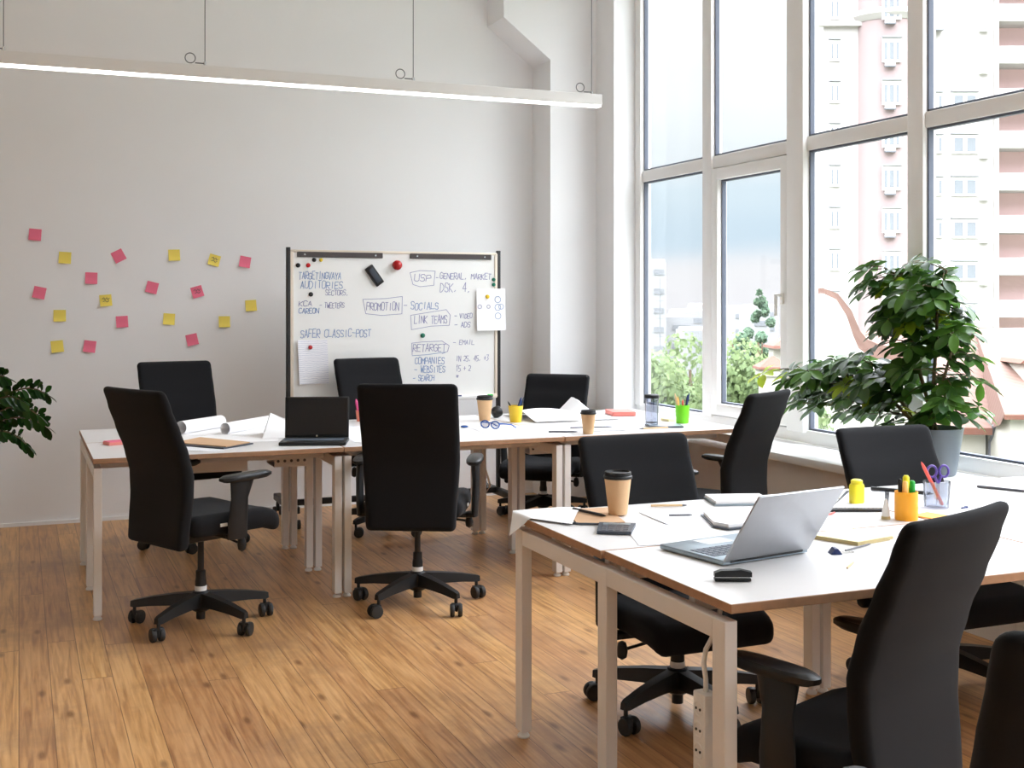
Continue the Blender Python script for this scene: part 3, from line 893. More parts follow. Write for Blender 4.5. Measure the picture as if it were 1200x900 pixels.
def pen(p0, p1, m, label, r=.0045, tip='graphite', cat='pen', name='pen', tipfrac=.14):
    root = empty(name, p0, label, cat)
    a, c = V((0, 0, 0)), V(p1)-V(p0); t = c*(1-tipfrac)
    b = B(); b.cyl(a, t, r, M[m], 8); b.build('barrel', root)
    b = B(); b.tube([t, t+(c-t)*.6, c], [r, r*.7, r*.15], M[tip], 8); b.build('tip', root)
    return root

# -- far desks, left to right
b = B(); b.box((0, 0, .007), (.085, .085, .014), M['pinkcover'], .001, 1); b.box((.004, .002, .0155), (.084, .085, .003), M['pink'], .0005, 1)
tag(b.build('sticky_note_pad', loc=(.44, 6.27, TZ), rz=.3), 'pink pad at the left end of the far desks', 'notepad')
paper([(.56, 6.25), (1.22, 6.08), (1.36, 6.72), (.66, 6.98)], 'large white drawing sheet spread at the left end of the far desks', 0, m='paper')
paper([(.62, 5.98), (.86, 5.77), (.98, 5.90), (.75, 6.12)], 'white sheet under the kraft folder, at the front edge', 0, m='print')
def roll(p0, p1, r, label, unroll):
    p0, p1 = V(p0), V(p1); d = (p1-p0); L = d.length; ax = d.normalized(); n = V((ax.y, -ax.x, 0))
    def fn(u, v):
        if u < .3:
            s_ = (.3-u)/.3*unroll
            q = V((0, 0, 0))+n*(s_); z = .001+.0
        else:
            a = (u-.3)/.7*2*pi*1.45; rr = r*(1-.10*(u-.3))
            q = n*(-rr*sin(a)); z = r+.001-rr*cos(a)
        return q+ax*(v*L)+V((0, 0, z))
    b = B(); b.sheet(fn, 44, 4, .0008, M['paper'])
    return tag(b.build('paper_roll', loc=(p0.x, p0.y, TZ+.0012), smooth=60), label, 'paper roll', 'rolled drawings on the left desk')
roll((.80, 6.58, 0), (1.05, 6.84, 0), .036, 'white paper roll curling up behind the left front chair', .16)
roll((1.02, 6.50, 0), (1.335, 6.84, 0), .031, 'white paper roll with round end, right of the other roll', .12)
fo = empty('folder', (.88, 6.09, TZ+.0018), 'dark folder with kraft paper on top, at the far left desk', 'folder')
b = B(); b.prism([(-.195, .04), (.03, -.245), (.20, -.085), (-.03, .255)], 0, .006, M['slate']); b.build('cover', fo, smooth=0)
b = B(); b.prism([(-.165, .05), (.045, -.215), (.185, -.075), (-.015, .24)], .0062, .0105, M['kraft']); b.build('paper_stack', fo, smooth=0)
# folded paper standing up beside the black laptop
def tent(loc, rz, w, h, label, skew=.05):
    b = B()
    b.sheet(lambda u, v: (w*(u-.5)+skew*v, -.16*(1-v)+.01*sin(3*u), h*v**1.25*(1-.65*u)+.0012), 10, 10, .0007, M['paper'])
    b.sheet(lambda u, v: (w*(u-.5)+skew*(1-v)*.9+.02*v, .15*v+.0012, (h*(1-v)**1.15)*(1-.65*u)+.0016), 10, 10, .0007, M['paper'])
    return tag(b.build('folded_paper', loc=(*loc, TZ+.0015), rz=rz, smooth=60), label, 'paper')
tent((1.27, 6.36), -.15, .17, .118, 'white paper standing up in a peak left of the black laptop')
# black laptop, facing the camera
lp = empty('laptop', (1.385, 5.97, TZ), 'black laptop standing open on the far desks', 'laptop', rz=-.33)
b = B(); b.box((0, -.035, .009), (.33, .22, .017), M['plastic'], .004)
b.box((0, -.02, .0178), (.29, .10, .0012), M['keys']); b.build('base', lp)
b = B(); T = Matrix.Translation((0, .078, .016)) @ Matrix.Rotation(-.10, 4, 'X')
b.box((0, .004, .104), (.325, .010, .208), M['plastic'], .004, T=T); b.box((0, -.0018, .108), (.305, .0012, .186), M['screen'], T=T)
ld = b.build('screen_lid', lp)
b = B(); b.lathe([(.0045, 0), (.0045, .0008)], M['chrome'], n=12, T=T @ Matrix.Translation((0, -.0016, .0095)) @ Matrix.Rotation(pi/2, 4, 'X')); b.build('emblem', ld)
paper([(1.57, 5.90), (1.85, 5.83), (1.95, 6.62), (1.62, 6.70)], 'white sheets between the black laptop and the rear facing chair', 0, m='print')
# salmon cup with a magenta pen
sc = empty('pencil_cup', (1.885, 6.93, TZ), 'small salmon cup with a magenta marker, behind the rear facing chair', 'pencil cup')
b = B(); b.lathe([(.026, 0), (.033, .065), (.030, .065), (.024, .006)], M['salmon'], n=20); b.build('cup_body', sc)
pen((1.875, 6.93, TZ+.01), (1.850, 6.92, TZ+.135), 'magenta', 'magenta marker standing in the salmon cup', .008, 'magenta', 'marker', 'marker_pen')
# papers round the middle desk
paper([(2.30, 5.80), (2.72, 5.76), (2.86, 6.30), (2.36, 6.36)], 'white sheet on the front edge of the desk before the whiteboard', 0)
# blue glasses
gl = empty('eyeglasses', (2.42, 6.19, TZ), 'blue framed eyeglasses lying on the far desks', 'eyeglasses', rz=-1.05)
for sx in (-1, 1):
    b = B()
    ring = [(sx*.036+.029*cos(t*pi/12), 0, .030+.021*sin(t*pi/12)*(1 if sin(t*pi/12) < 0 else .9)) for t in range(24)]
    b.tube(ring, .0038, M['blue'], 8, closed=True); rim = b.build('rim', gl)
    b = B(); b.prism([(sx*.036+.027*cos(t*pi/8), .030+.019*sin(t*pi/8)) for t in range(16)], -.0006, .0006, M['clear'],
                     T=Matrix(((1, 0, 0, 0), (0, 0, -1, 0), (0, 1, 0, 0), (0, 0, 0, 1)))); b.build('lens', rim)
    b = B(); b.tube([(sx*.066, 0, .037), (sx*.070, .02, .036), (sx*.070, .10, .026), (sx*.068, .135, .010), (sx*.066, .15, .004)], [.004, .004, .0035, .004, .003], M['blue'], 8); b.build('temple', gl)
b = B(); b.tube([(-.008, 0, .034), (0, -.002, .040), (.008, 0, .034)], .0035, M['blue'], 8); b.build('bridge', gl)
b = B(); b.lathe([(.012, 0), (.021, .003), (.021, .008), (.012, .012)], M['blue'], n=16)
tag(b.build('bottle_cap', loc=(2.33, 6.36, TZ)), 'small blue cap lying left of the blue eyeglasses', 'cap')
# small black speaker-like ball
b = B(); T = Matrix.Translation((0, 0, .035)) @ Matrix.Rotation(1.2, 4, 'Y')
b.lathe([(.012, -.034), (.028, -.028), (.035, -.012), (.035, .012), (.030, .024), (.020, .030), (.004, .031)], M['plastic'], n=20, T=T)
tag(b.build('desk_accessory', loc=(2.715, 6.83, TZ)), 'small round black object right of the coffee cup by the whiteboard', 'desk accessory')

def pen_cup(name, loc, rt, rb, h, m, label, tilt=None, sq=False):
    root = empty(name, loc, label, 'pencil cup')
    b = B()
    if sq:
        rs = []
        for r, z in ((rb, 0), (rt, h), (rt-.003, h), (rb-.002, .006)):
            rs.append([V((r*math.copysign(abs(cos(a))**.45, cos(a)), r*math.copysign(abs(sin(a))**.45, sin(a)), z)) for a in [i*2*pi/24 for i in range(24)]])
        b.rings(rs, M[m])
    else:
        b.lathe([(rb, 0), (rb+.001, .003), (rt, h), (rt-.003, h), (rb-.002, .006)], M[m], n=28)
    b.build('cup_body', root)
    return root
yc = pen_cup('pencil_cup', (2.715, 6.53, TZ), .044, .032, .098, 'yelcup', 'yellow pencil cup right of the coffee cup by the whiteboard')
pen((2.705, 6.53, TZ+.014), (2.758, 6.545, TZ+.145), 'navy', 'dark blue pen leaning right in the far yellow cup', .007, 'navy')
pen((2.72, 6.51, TZ+.012), (2.755, 6.50, TZ+.150), 'slate', 'slate grey pen in the far yellow cup', .006, 'slate')
pen((2.735, 6.535, TZ+.014), (2.664, 6.53, TZ+.125), 'plastic', 'black pen leaning left in the far yellow cup', .005, 'plastic')
pen((2.725, 6.545, TZ+.014), (2.762, 6.552, TZ+.130), 'blue', 'blue pen in the far yellow cup', .006, 'blue')
# big half rolled sheet and raised sheet
paper([(2.80, 6.42), (3.10, 6.41), (3.14, 6.93), (2.80, 6.95)], 'big white sheet bulging up before the low corner chair', 0,
      lambda u, v: .002+.062*math.exp(-((v-.45)/.30)**2)*(.55+.45*sin(2.3*u+.6)), th=.0009)
paper([(3.155, 6.45), (3.36, 6.42), (3.40, 6.86), (3.17, 6.90)], 'white sheet lifted into a sharp peak right of the big sheet', .0015,
      lambda u, v: .003+.105*max(0, 1-abs(u-.35)*2.2)*smoothstep(.2, .95, v), th=.0009)
paper([(2.62, 5.95), (3.12, 5.87), (3.20, 6.32), (2.74, 6.38)], 'flat white sheets around the front coffee cup of the far desks', .0018, m='print')
pen((2.655, 5.92, TZ+.007), (2.80, 5.86, TZ+.007), 'graphite', 'grey pen left of the coffee cup at the far desks front edge', .005)
pen((2.85, 6.06, TZ+.007), (3.10, 6.02, TZ+.007), 'graphite', 'long grey pencil behind the coffee cup at the front edge', .004, name='pencil', cat='pencil')
pen((3.37, 5.88, TZ+.006), (3.185, 5.875, TZ+.006), 'wood', 'wooden pencil at the front edge under the black lidded glass', .0045, name='pencil', cat='pencil')
nb = empty('notebook', (3.50, 6.70, TZ), 'pinkish red notebook on the far desks by the window', 'notebook', rz=-.25)
b = B(); b.box((0, 0, .003), (.15, .21, .003), M['pinkcover'], .001, 1); b.box((0, 0, .026), (.15, .21, .003), M['pinkcover'], .001, 1); b.box((-.0735, 0, .0145), (.003, .21, .026), M['pinkcover'], .001, 1); b.build('cover', nb)
b = B(); b.box((.002, 0, .0145), (.142, .202, .019), M['pinkcover']); b.build('page_block', nb)
# clear glass with black lid
gj = empty('glass_tumbler', (3.345, 6.02, TZ+.0105), 'clear glass with a black lid standing before the window', 'glass')
b = B(); b.lathe([(.034, 0), (.036, .004), (.040, .155), (.037, .155), (.033, .008)], M['clear'], n=28); b.build('glass_body', gj)
b = B(); b.lathe([(.041, .150), (.043, .152), (.043, .168), (.036, .172), (.006, .172)], M['plastic'], n=28); b.build('lid', gj)
b = B(); b.lathe([(.031, .010), (.031, .014)], M['plastic'], n=20); b.build('filter', gj)
tb = empty('tablet', (3.40, 5.975, TZ), 'dark tablet lying under the black lidded glass', 'tablet', rz=-.35)
b = B(); b.box((0, 0, .005), (.20, .15, .009), M['slate'], .003); b.build('body', tb)
b = B(); b.box((0, 0, .0098), (.18, .13, .0008), M['alubase']); b.build('screen', tb)
gc = pen_cup('pencil_cup', (3.60, 6.11, TZ), .042, .036, .105, 'green', 'bright green pencil cup before the window')
for dx, dy, ex, ey, ez, m, lab in ((-.012, 0, -.045, .01, .175, 'wood', 'wooden pencil leaning left in the green cup'), (-.01, .012, -.02, .02, .155, 'ornote', 'orange pencil in the green cup'),
                                   (.0, -.01, -.01, -.02, .14, 'coral', 'red pen in the green cup'), (.012, 0, .035, .0, .165, 'navy', 'dark blue pen leaning right in the green cup'), (.014, .012, .055, .015, .175, 'navy', 'outermost dark blue pen in the green cup')):
    pen((3.60+dx, 6.11+dy, TZ+.012), (3.60+ex, 6.11+ey, TZ+ez), m, lab, .006, m)
b = B(); b.box((0, 0, .008), (.09, .075, .016), M['pale'], .001, 1)
tag(b.build('sticky_note_pad', loc=(3.60, 6.25, TZ), rz=.2), 'pale yellow pad behind the green cup', 'notepad')

# -- near desks, left to right
def droop_fn(u, v):
    A, Bq, C, D = V((1.585, 3.805, 0)), V((1.78, 3.70, 0)), V((1.62, 3.43, 0)), V((1.495, 3.65, 0))
    p = (A*(1-u)+Bq*u)*(1-v)+(D*(1-u)+C*u)*v
    over = max(0, 1.540-p.x)+.25*max(0, p.y-3.722)
    p.z = TZ+.006+.006*u*sin(3*v)-1.5*over*min(1, over/.012)
    return p-V((1.62, 3.64, TZ))
b = B(); b.sheet(droop_fn, 20, 20, .0009, M['paper'])
tag(b.build('paper_sheet', loc=(1.62, 3.64, TZ), smooth=60), 'white sheet drooping over the far left corner of the nearest desk', 'paper')
bk = empty('clipboard', (1.745, 3.555, TZ), 'kraft covered clipboard under the large coffee cup', 'clipboard')
b = B(); b.prism([(-.10, -.12), (.055, -.14), (.125, .125), (-.035, .145)], 0, .004, M['kraft']); b.build('board', bk, smooth=0)
for x in list(bpy.data.objects):
    if x.get('label', '').startswith('large paper coffee cup'): x.location.z += .0045
pen((1.735, 3.665, TZ+.010), (1.775, 3.50, TZ+.010), 'plastic', 'black pencil lying on the kraft clipboard', .005, 'plastic', 'pencil', 'pencil')
b = B(); b.tube([(-.07, .05, .004), (-.03, .005, .004), (.02, -.02, .004), (.06, -.02, .004)], .004, M['slate'], 8)
tag(b.build('cord', loc=(1.68, 3.43, TZ)), 'dark cord between the drooping sheet and the calculator', 'cord')
ca = empty('calculator', (1.715, 3.315, TZ), 'dark desk calculator near the left edge of the nearest desk', 'calculator', rz=-.55)
b = B(); b.prism([(-.052, -.075), (.052, -.075), (.058, .075), (-.058, .075)], .002, .011, M['slate']); b.box((0, 0, .002), (.10, .14, .004), M['plastic'], .002, 1); b.build('body', ca, smooth=0)
b = B(); b.box((0, .048, .0115), (.085, .028, .0014), M['alubase']); b.build('display', ca)
for i in range(4):
    for j in range(4):
        b = B(); b.box((-.033+.022*i, .018-.025*j, .0115), (.016, .015, .002), M['graphite'], .001, 1); b.build('key', ca)
paper([(1.67, 3.08), (1.93, 3.01), (2.03, 3.30), (1.77, 3.37)], 'printed sheet between the calculator and the silver laptop', 0, m='print')
paper([(1.90, 3.24), (2.19, 3.22), (2.21, 3.55), (1.93, 3.56)], 'printed sheet right of the large coffee cup', .001, m='print')
pen((1.985, 3.455, TZ+.006), (2.06, 3.43, TZ+.006), 'graphite', 'short grey pencil on the printed sheet by the coffee cup', .003, name='pencil', cat='pencil')
pen((2.02, 3.64, TZ+.006), (2.14, 3.60, TZ+.006), 'wood', 'wooden pencil behind the large coffee cup', .004, name='pencil', cat='pencil')
n2 = empty('notebook', (2.17, 3.29, TZ+.0015), 'open white notebook with dark cover, behind the silver laptop', 'notebook')
b = B(); b.prism([(-.155, -.055), (-.135, -.115), (.10, -.10), (.15, .14), (-.08, .14)], 0, .005, M['slate']); b.build('cover', n2, smooth=0)
b = B(); b.prism([(-.145, -.045), (-.125, -.10), (.10, -.088), (.145, .13), (-.075, .13)], .0052, .016, M['paper']); b.build('page_block', n2, smooth=0)
n3 = empty('notebook', (2.36, 3.62, TZ), 'thin grey edged notebook near the far edge of the nearest desk', 'notebook', rz=-.3)
b = B(); b.box((0, 0, .004), (.21, .16, .008), M['alubase'], .001, 1); b.build('cover', n3)
b = B(); b.box((0, 0, .0125), (.20, .155, .009), M['paper']); b.build('page_block', n3)
# silver laptop, its back to the camera
LW, LD = .32, .265
ls = empty('laptop', (1.7466+.983*LW/2, 2.7504+.178*LW/2, TZ), 'large silver laptop with its lid open on the nearest desk', 'laptop', rz=.179)
b = B(); b.box((0, LD/2, .009), (LW, LD, .014), M['alubase'], .003)
b.box((0, LD/2, .0035), (LW*.98, LD*.97, .005), M['plastic'], .002, 1); base = b.build('base', ls)
b = B()
for r in range(5):
    for c in range(13):
        b.box((-.1356+c*.0226, .06+r*.0205, .0168), (.019, .0165, .0018), M['keys'], .0006, 1)
b.build('keyboard', base)
b = B(); b.box((0, .212, .0163), (.105, .07, .0008), M['alu']); b.build('touchpad', base)
T = Matrix.Translation((0, 0, .012)) @ Matrix.Rotation(radians(34.7), 4, 'X')
b = B(); b.box((0, 0, .118), (LW, .007, .236), M['alu'], .003, T=T); lid = b.build('screen_lid', ls)
b = B(); b.box((0, .0042, .121), (LW-.016, .001, .216), M['screen'], T=T); b.build('display', lid)
b = B(); b.cyl((-LW*.42, 0, .0125), (LW*.42, 0, .0125), .006, M['plastic'], 12); b.build('hinge', ls)
# stapler
st_ = empty('stapler', (1.678, 2.60, TZ), 'small black stapler at the front edge of the nearest desk', 'stapler', rz=-.40)
b = B(); b.box((0, 0, .005), (.092, .026, .008), M['plastic'], .002); b.build('base', st_)
b = B(); b.prism([(-.046, .012), (.048, .012), (.048, .024), (.02, .030), (-.03, .028), (-.046, .022)], -.011, .011, M['plastic'], T=Matrix.Rotation(pi/2, 4, 'X')); b.build('arm', st_)
b = B(); b.box((.0, 0, .011), (.088, .014, .004), M['chrome']); b.build('magazine', st_)
# yellow glue bottle on the clipboard
cb = empty('clipboard', (2.76, 3.44, TZ), 'black clipboard with white paper under the yellow bottle', 'clipboard')
b = B(); b.prism([(-.225, -.11), (-.045, -.185), (.23, .135), (.085, .20)], 0, .008, M['plastic']); b.build('board', cb, smooth=0)
b = B(); b.prism([(-.205, -.095), (-.04, -.165), (.20, .125), (.085, .175)], .0082, .012, M['print']); b.build('paper_stack', cb, smooth=0)
yb = empty('glue_bottle', (2.69, 3.385, TZ+.0122), 'small yellow bottle standing on the black clipboard', 'bottle')
b = B()
rs = []
for k, z in ((.92, 0), (1, .004), (1, .058), (.88, .066)):
    rs.append([V((.026*k*math.copysign(abs(cos(a))**.6, cos(a)), .018*k*math.copysign(abs(sin(a))**.6, sin(a)), z)) for a in [i*2*pi/20 for i in range(20)]])
b.rings(rs, M['yelplastic']); b.build('bottle_body', yb)
b = B(); b.lathe([(.020, .0662), (.020, .078), (.014, .082), (.003, .083)], M['yelplastic'], n=18); b.build('cap', yb)
pen((2.915, 3.585, TZ+.0205), (3.04, 3.40, TZ+.0205), 'plastic', 'black marker lying across the clipboard behind the orange cup', .0075, 'plastic', 'marker', 'marker_pen')
co = empty('correction_pen', (2.62, 3.15, TZ), 'small white correction pen standing left of the orange cup', 'correction pen')
b = B(); b.lathe([(.013, .008), (.012, .03), (.008, .045), (.006, .06), (.003, .066)], M['white'], n=16); b.build('body', co)
b = B(); b.lathe([(.0145, 0), (.0145, .010)], M['tan'], n=16); b.build('cap', co)
oc = pen_cup('pencil_cup', (2.678, 3.12, TZ), .037, .036, .092, 'orange', 'orange pencil cup full of highlighters on the nearest desk')
for dx, dy, h, r, m, lab in ((-.022, .004, .125, .007, 'plastic', 'black pen in the orange cup'), (-.010, -.006, .118, .010, 'ornote', 'orange highlighter in the orange cup'),
                             (.004, .006, .135, .011, 'yelplastic', 'yellow highlighter, the tallest in the orange cup'), (.022, -.002, .118, .010, 'dgreen', 'green highlighter in the orange cup')):
    root = empty('highlighter', (2.678+dx, 3.12+dy, TZ+.008), lab, 'highlighter', 'pens in the orange cup')
    b = B(); b.cyl((0, 0, 0), (0, 0, h*.7), r*.9, M[m], 12); b.build('barrel', root)
    b = B(); b.lathe([(r, h*.7+.0004), (r, h*.95), (r*.6, h)], M[m], n=12); b.build('cap', root)
cc = pen_cup('pencil_cup', (2.925, 3.255, TZ), .046, .040, .092, 'clear', 'clear plastic cup with a red pen and purple scissors')
pen((2.945, 3.25, TZ+.012), (2.845, 3.24, TZ+.165), 'coral', 'red pen leaning left in the clear cup', .006, 'coral')
sz = empty('scissors', (2.935, 3.26, TZ+.01), 'purple handled scissors standing in the clear cup', 'scissors', rz=-.4)
for sx in (-1, 1):
    b = B()
    b.tube([(sx*.022+.016*cos(t*pi/8), .004*sx, .115+.020*sin(t*pi/8)) for t in range(16)], .0042, M['purple'], 8, closed=True)
    b.bar((sx*.012, .004*sx, .098), (0, 0, .072), .009, .006, M['purple'], .001); b.build('handle', sz)
    b = B(); b.prism([(-.005*sx, .075), (.006*sx, .075), (-.004*sx, .002), (-.007*sx, .002)], -.0012+.0015*sx, .0012+.0015*sx, M['chrome'], T=Matrix.Rotation(pi/2, 4, 'X')); b.build('blade', sz)
b = B(); b.cyl((0, 0, .004), (.02, .006, .004), .004, M['navy'], 8); b.lathe([(.007, 0), (.007, .008)], M['navy'], (.026, .008, 0), 10)
tag(b.build('push_pin', loc=(2.985, 3.20, TZ)), 'small dark blue pin right of the clear cup', 'pin')
b = B(); b.box((0, 0, .002), (.09, .076, .004), M['ornote'], .0008, 1)
tag(b.build('sticky_note_pad', loc=(2.79, 3.14, TZ), rz=.25), 'orange pad beside the orange cup', 'notepad')
np_ = empty('notepad', (2.315, 2.93, TZ), 'pale yellow notepad right of the silver laptop', 'notepad')
b = B(); b.prism([(-.115, .04), (-.058, -.095), (.10, -.06), (.045, .12)], 0, .010, M['tan']); b.build('page_block', np_, smooth=0)
b = B(); b.prism([(-.114, .04), (-.058, -.093), (.10, -.058), (.045, .12)], .0102, .0115, M['pale']); b.build('top_sheet', np_, smooth=0)
paper([(2.36, 2.82), (2.52, 2.70), (2.72, 2.93), (2.54, 3.03)], 'white sheet between the yellow notepad and the large chair', 0)
paper([(2.72, 3.20), (3.10, 3.00), (3.35, 3.35), (3.05, 3.42)], 'white sheet under the clear plastic cup', 0)
paper([(3.0, 2.60), (3.42, 2.52), (3.60, 3.10), (3.2, 3.16)], 'white sheet right of the large near chair', 0, m='print')
bc = empty('binder_clip', (2.13, 2.775, TZ), 'small dark binder clip right of the silver laptop hinge', 'binder clip', rz=-.35)
b = B(); b.prism([(-.016, 0), (.016, 0), (.004, .016), (-.004, .016)], -.017, .017, M['navy'], T=Matrix.Rotation(pi/2, 4, 'X')); b.build('clip_body', bc, smooth=0)
b = B(); b.tube([(.012, -.012, .003), (.05, -.008, .003), (.054, 0, .003), (.05, .008, .003), (.012, .012, .003)], .0014, M['chrome'], 6); b.build('handle', bc)
pen((2.17, 2.78, TZ+.004), (2.30, 2.83, TZ+.004), 'graphite', 'thin grey pencil right of the dark binder clip', .003, name='pencil', cat='pencil')
pen((2.035, 2.60, TZ+.003), (2.10, 2.655, TZ+.003), 'wood', 'short wooden pencil in front of the binder clip', .0025, name='pencil', cat='pencil')
pen((2.48, 3.27, TZ+.004), (2.535, 3.30, TZ+.004), 'coral', 'thin red pencil in front of the black clipboard', .003, name='pencil', cat='pencil')
b = B(); b.box((0, 0, .005), (.012, .23, .009), M['graphite'], .002, 1)
tag(b.build('ruler', loc=(3.44, 3.45, TZ), rz=.45), 'dark grey ruler near the window end of the near desks', 'ruler')

# ------------------------------------------------------------------ plants
def leaflet(bb, base, d, up, L, w, m, droop=.25, n=5):
    d = d.normalized(); side = d.cross(up).normalized(); up = side.cross(d)
    prof = [(0, .10), (.12, .22), (.3, .72), (.52, .98), (.72, .95), (.88, .62), (1, .08)]
    rows = []
    for t, k in prof:
        c = base+d*(L*t)-V((0, 0, 1))*(droop*L*t*t)
        hw = w*k/2
        rows.append([bb.bm.verts.new(c+side*hw+up*hw*.25), bb.bm.verts.new(c), bb.bm.verts.new(c-side*hw+up*hw*.25)])
    i = bb.mi(m)
    for a, c in zip(rows, rows[1:]):
        for j in (0, 1):
            f = bb.bm.faces.new((a[j], a[j+1], c[j+1], c[j])); f.material_index = i

pl = empty('potted_plant', (4.0, 4.47, .6365), 'umbrella plant in a grey pot on the window sill', 'potted plant')
P0 = V((4.0, 4.47, .6365))
b = B(); b.lathe([(.095, 0), (.100, .004), (.132, .205), (.136, .222), (.128, .222), (.122, .20), (.120, .19)], M['pot'], n=36); b.build('pot', pl)
b = B(); b.lathe([(.121, .190), (.09, .196), (.01, .200)], M['soil'], n=24); b.build('soil', pl)
rp = random.Random(11)
stems = B(); fol = B()
# main stems climbing from the pot, as polylines (y, z) with x near the glass
def W(x, y, z): return V((x, y, z))-P0
trunks = [
    [W(4.0, 4.45, .83), W(4.0, 4.52, 1.0), W(4.0, 4.60, 1.2), W(4.0, 4.66, 1.4), W(3.99, 4.70, 1.58)],
    [W(4.02, 4.50, .83), W(4.02, 4.50, 1.0), W(4.04, 4.50, 1.25), W(4.05, 4.50, 1.45), W(4.05, 4.44, 1.60)],
    [W(3.97, 4.50, .83), W(3.97, 4.70, .95), W(3.96, 4.95, 1.03), W(3.96, 5.20, 1.06), W(3.96, 5.42, 1.08)],
    [W(3.98, 4.47, .83), W(3.96, 4.40, .98), W(3.95, 4.34, 1.12), W(3.96, 4.30, 1.25)],
    [W(4.0, 4.52, .83), W(4.0, 4.75, 1.0), W(4.0, 4.88, 1.12)],
]
for t in trunks: stems.tube(t, [.011-.006*i/(len(t)-1) for i in range(len(t))], M['stem'], 8)
def near_on(p):
    best = None
    for t in trunks:
        for a, c in zip(t, t[1:]):
            k = max(0, min(1, (p-a).dot(c-a)/max(1e-9, (c-a).length_squared)))
            q = a+(c-a)*k
            if q.z > p.z+.05: continue
            if best is None or (q-p).length < (best-p).length: best = q
    return best or trunks[0][2]
blobs = [ # y, z, ry, rz, number of leaf whorls
    (4.80, 1.56, .12, .09, 10), (4.62, 1.50, .16, .12, 13), (4.44, 1.58, .08, .08, 6), (4.72, 1.36, .16, .12, 15), (4.46, 1.38, .13, .14, 13),
    (4.60, 1.22, .16, .13, 16), (4.36, 1.22, .13, .13, 12), (4.76, 1.08, .22, .11, 20), (4.36, 1.04, .15, .13, 15), (5.06, 1.06, .22, .11, 20),
    (5.32, 1.05, .18, .10, 13), (5.46, .96, .12, .12, 8), (5.05, .92, .20, .08, 12), (4.75, .93, .18, .09, 12), (4.40, .92, .12, .07, 7), (5.55, 1.08, .07, .05, 3),
]
for y, z, ry, rz_, n in blobs:
    for k in range(n):
        a = rp.uniform(0, 2*pi); r = sqrt(rp.random())
        p = W(min(4.13, max(3.78, rp.gauss(3.98, .09))), y+ry*r*cos(a), z+rz_*r*sin(a))
        q = near_on(p)
        mid = (p+q)/2+V((0, 0, .02))
        stems.tube([q, mid, p], [.0035, .0028, .0022], M['stem'], 5)
        out_ = V(((p-q).x, (p-q).y, 0)); out_ = out_.normalized() if out_.length > .01 else V((rp.uniform(-1, 1), rp.uniform(-1, 1), 0)).normalized()
        up = (V((0, 0, 1))+out_*.55+V((rp.uniform(-.3, .3)-.15, rp.uniform(-.3, .3), 0))).normalized()
        e1 = up.orthogonal().normalized(); e2 = up.cross(e1)
        nl = rp.choice((6, 7, 7, 8)); ph = rp.uniform(0, 6)
        new = (y > 5.5 and rp.random() < .8) or rp.random() < .05
        for i in range(nl):
            th = ph+2*pi*i/nl
            d = e1*cos(th)+e2*sin(th)+up*rp.uniform(-.15, .2)
            if (p+d*.1+P0).x > 4.16: d.x -= .6
            leaflet(fol, p+d*.006, d, up, rp.uniform(.075, .112), rp.uniform(.044, .058), M['leafnew'] if new else M['leaf'], rp.uniform(.05, .35))
stems.build('stem', pl); fol.build('foliage', pl, smooth=80)

# second plant, in a pot on the floor left of the picture
zp = empty('potted_plant', (-.36, 7.55, 0), 'dark leafy plant reaching in at the left edge, by the back wall', 'potted plant')
b = B(); b.lathe([(.14, 0), (.15, .006), (.19, .40), (.195, .42), (.182, .42), (.176, .39)], M['pot'], n=32); b.build('pot', zp)
b = B(); b.lathe([(.177, .385), (.10, .392), (.01, .395)], M['soil'], n=24); b.build('soil', zp)
stems = B(); fol = B()
arch = [((.05, .0), (.50, -.10, .92), 1.06), ((.06, -.03), (.46, -.12, .80), .96), ((.04, .05), (.50, .05, .72), .86), ((.05, -.06), (.40, -.2, .64), .80), ((-.03, .05), (.12, .1, 1.1), 1.15), ((-.06, 0), (-.3, .1, .9), 1.05),
        ((-.03, -.06), (-.25, -.2, .8), .95), ((.02, .02), (.28, -.05, 1.02), 1.08), ((.03, -.02), (.36, -.22, .90), .98), ((0, .05), (-.12, .12, 1.05), 1.1)]
for (sx, sy), (ex, ey, ez), top in arch:
    p0 = V((sx, sy, .37)); p3 = V((ex, ey, ez)); p1 = p0+V((0, 0, .35)); p2 = V((sx*.4+ex*.6, sy*.4+ey*.6, top))
    bez = lambda t: p0*(1-t)**3+p1*3*t*(1-t)**2+p2*3*t*t*(1-t)+p3*t**3
    pts = [bez(i/14) for i in range(15)]
    stems.tube(pts, [.009-.005*i/14 for i in range(15)], M['stem'], 8)
    for i in range(20):
        t = .30+.70*i/19; p = bez(t); tg = (bez(min(1, t+.02))-bez(t-.02)).normalized()
        sd = tg.cross(V((0, 0, 1))).normalized()
        for s_ in (-1, 1):
            d = sd*s_*rp.uniform(.2, .9)+V((0, 0, s_*rp.uniform(.4, 1.0)))+tg*rp.uniform(.3, .7)
            leaflet(fol, p, d, V((rp.uniform(-.5, .5), -1+rp.uniform(-.4, .4), .5)), rp.uniform(.07, .095), rp.uniform(.034, .044), M['zz'], .15)
    leaflet(fol, pts[-1], tg, V((0, 0, 1)), .08, .03, M['zz'], .1)
stems.build('stem', zp); fol.build('foliage', zp, smooth=80)

# ------------------------------------------------------------------ outside the window
YAW = radians(22.4)
def site(r, d, z=-12):   # a spot outdoors, r to the right and d ahead along the line of sight
    return (d*sin(YAW)+r*cos(YAW), d*cos(YAW)-r*sin(YAW), z)
b = B(); b.box((160, 120, -12.1), (300, 420, .2), M['earth']); struct(b.build('ground'))

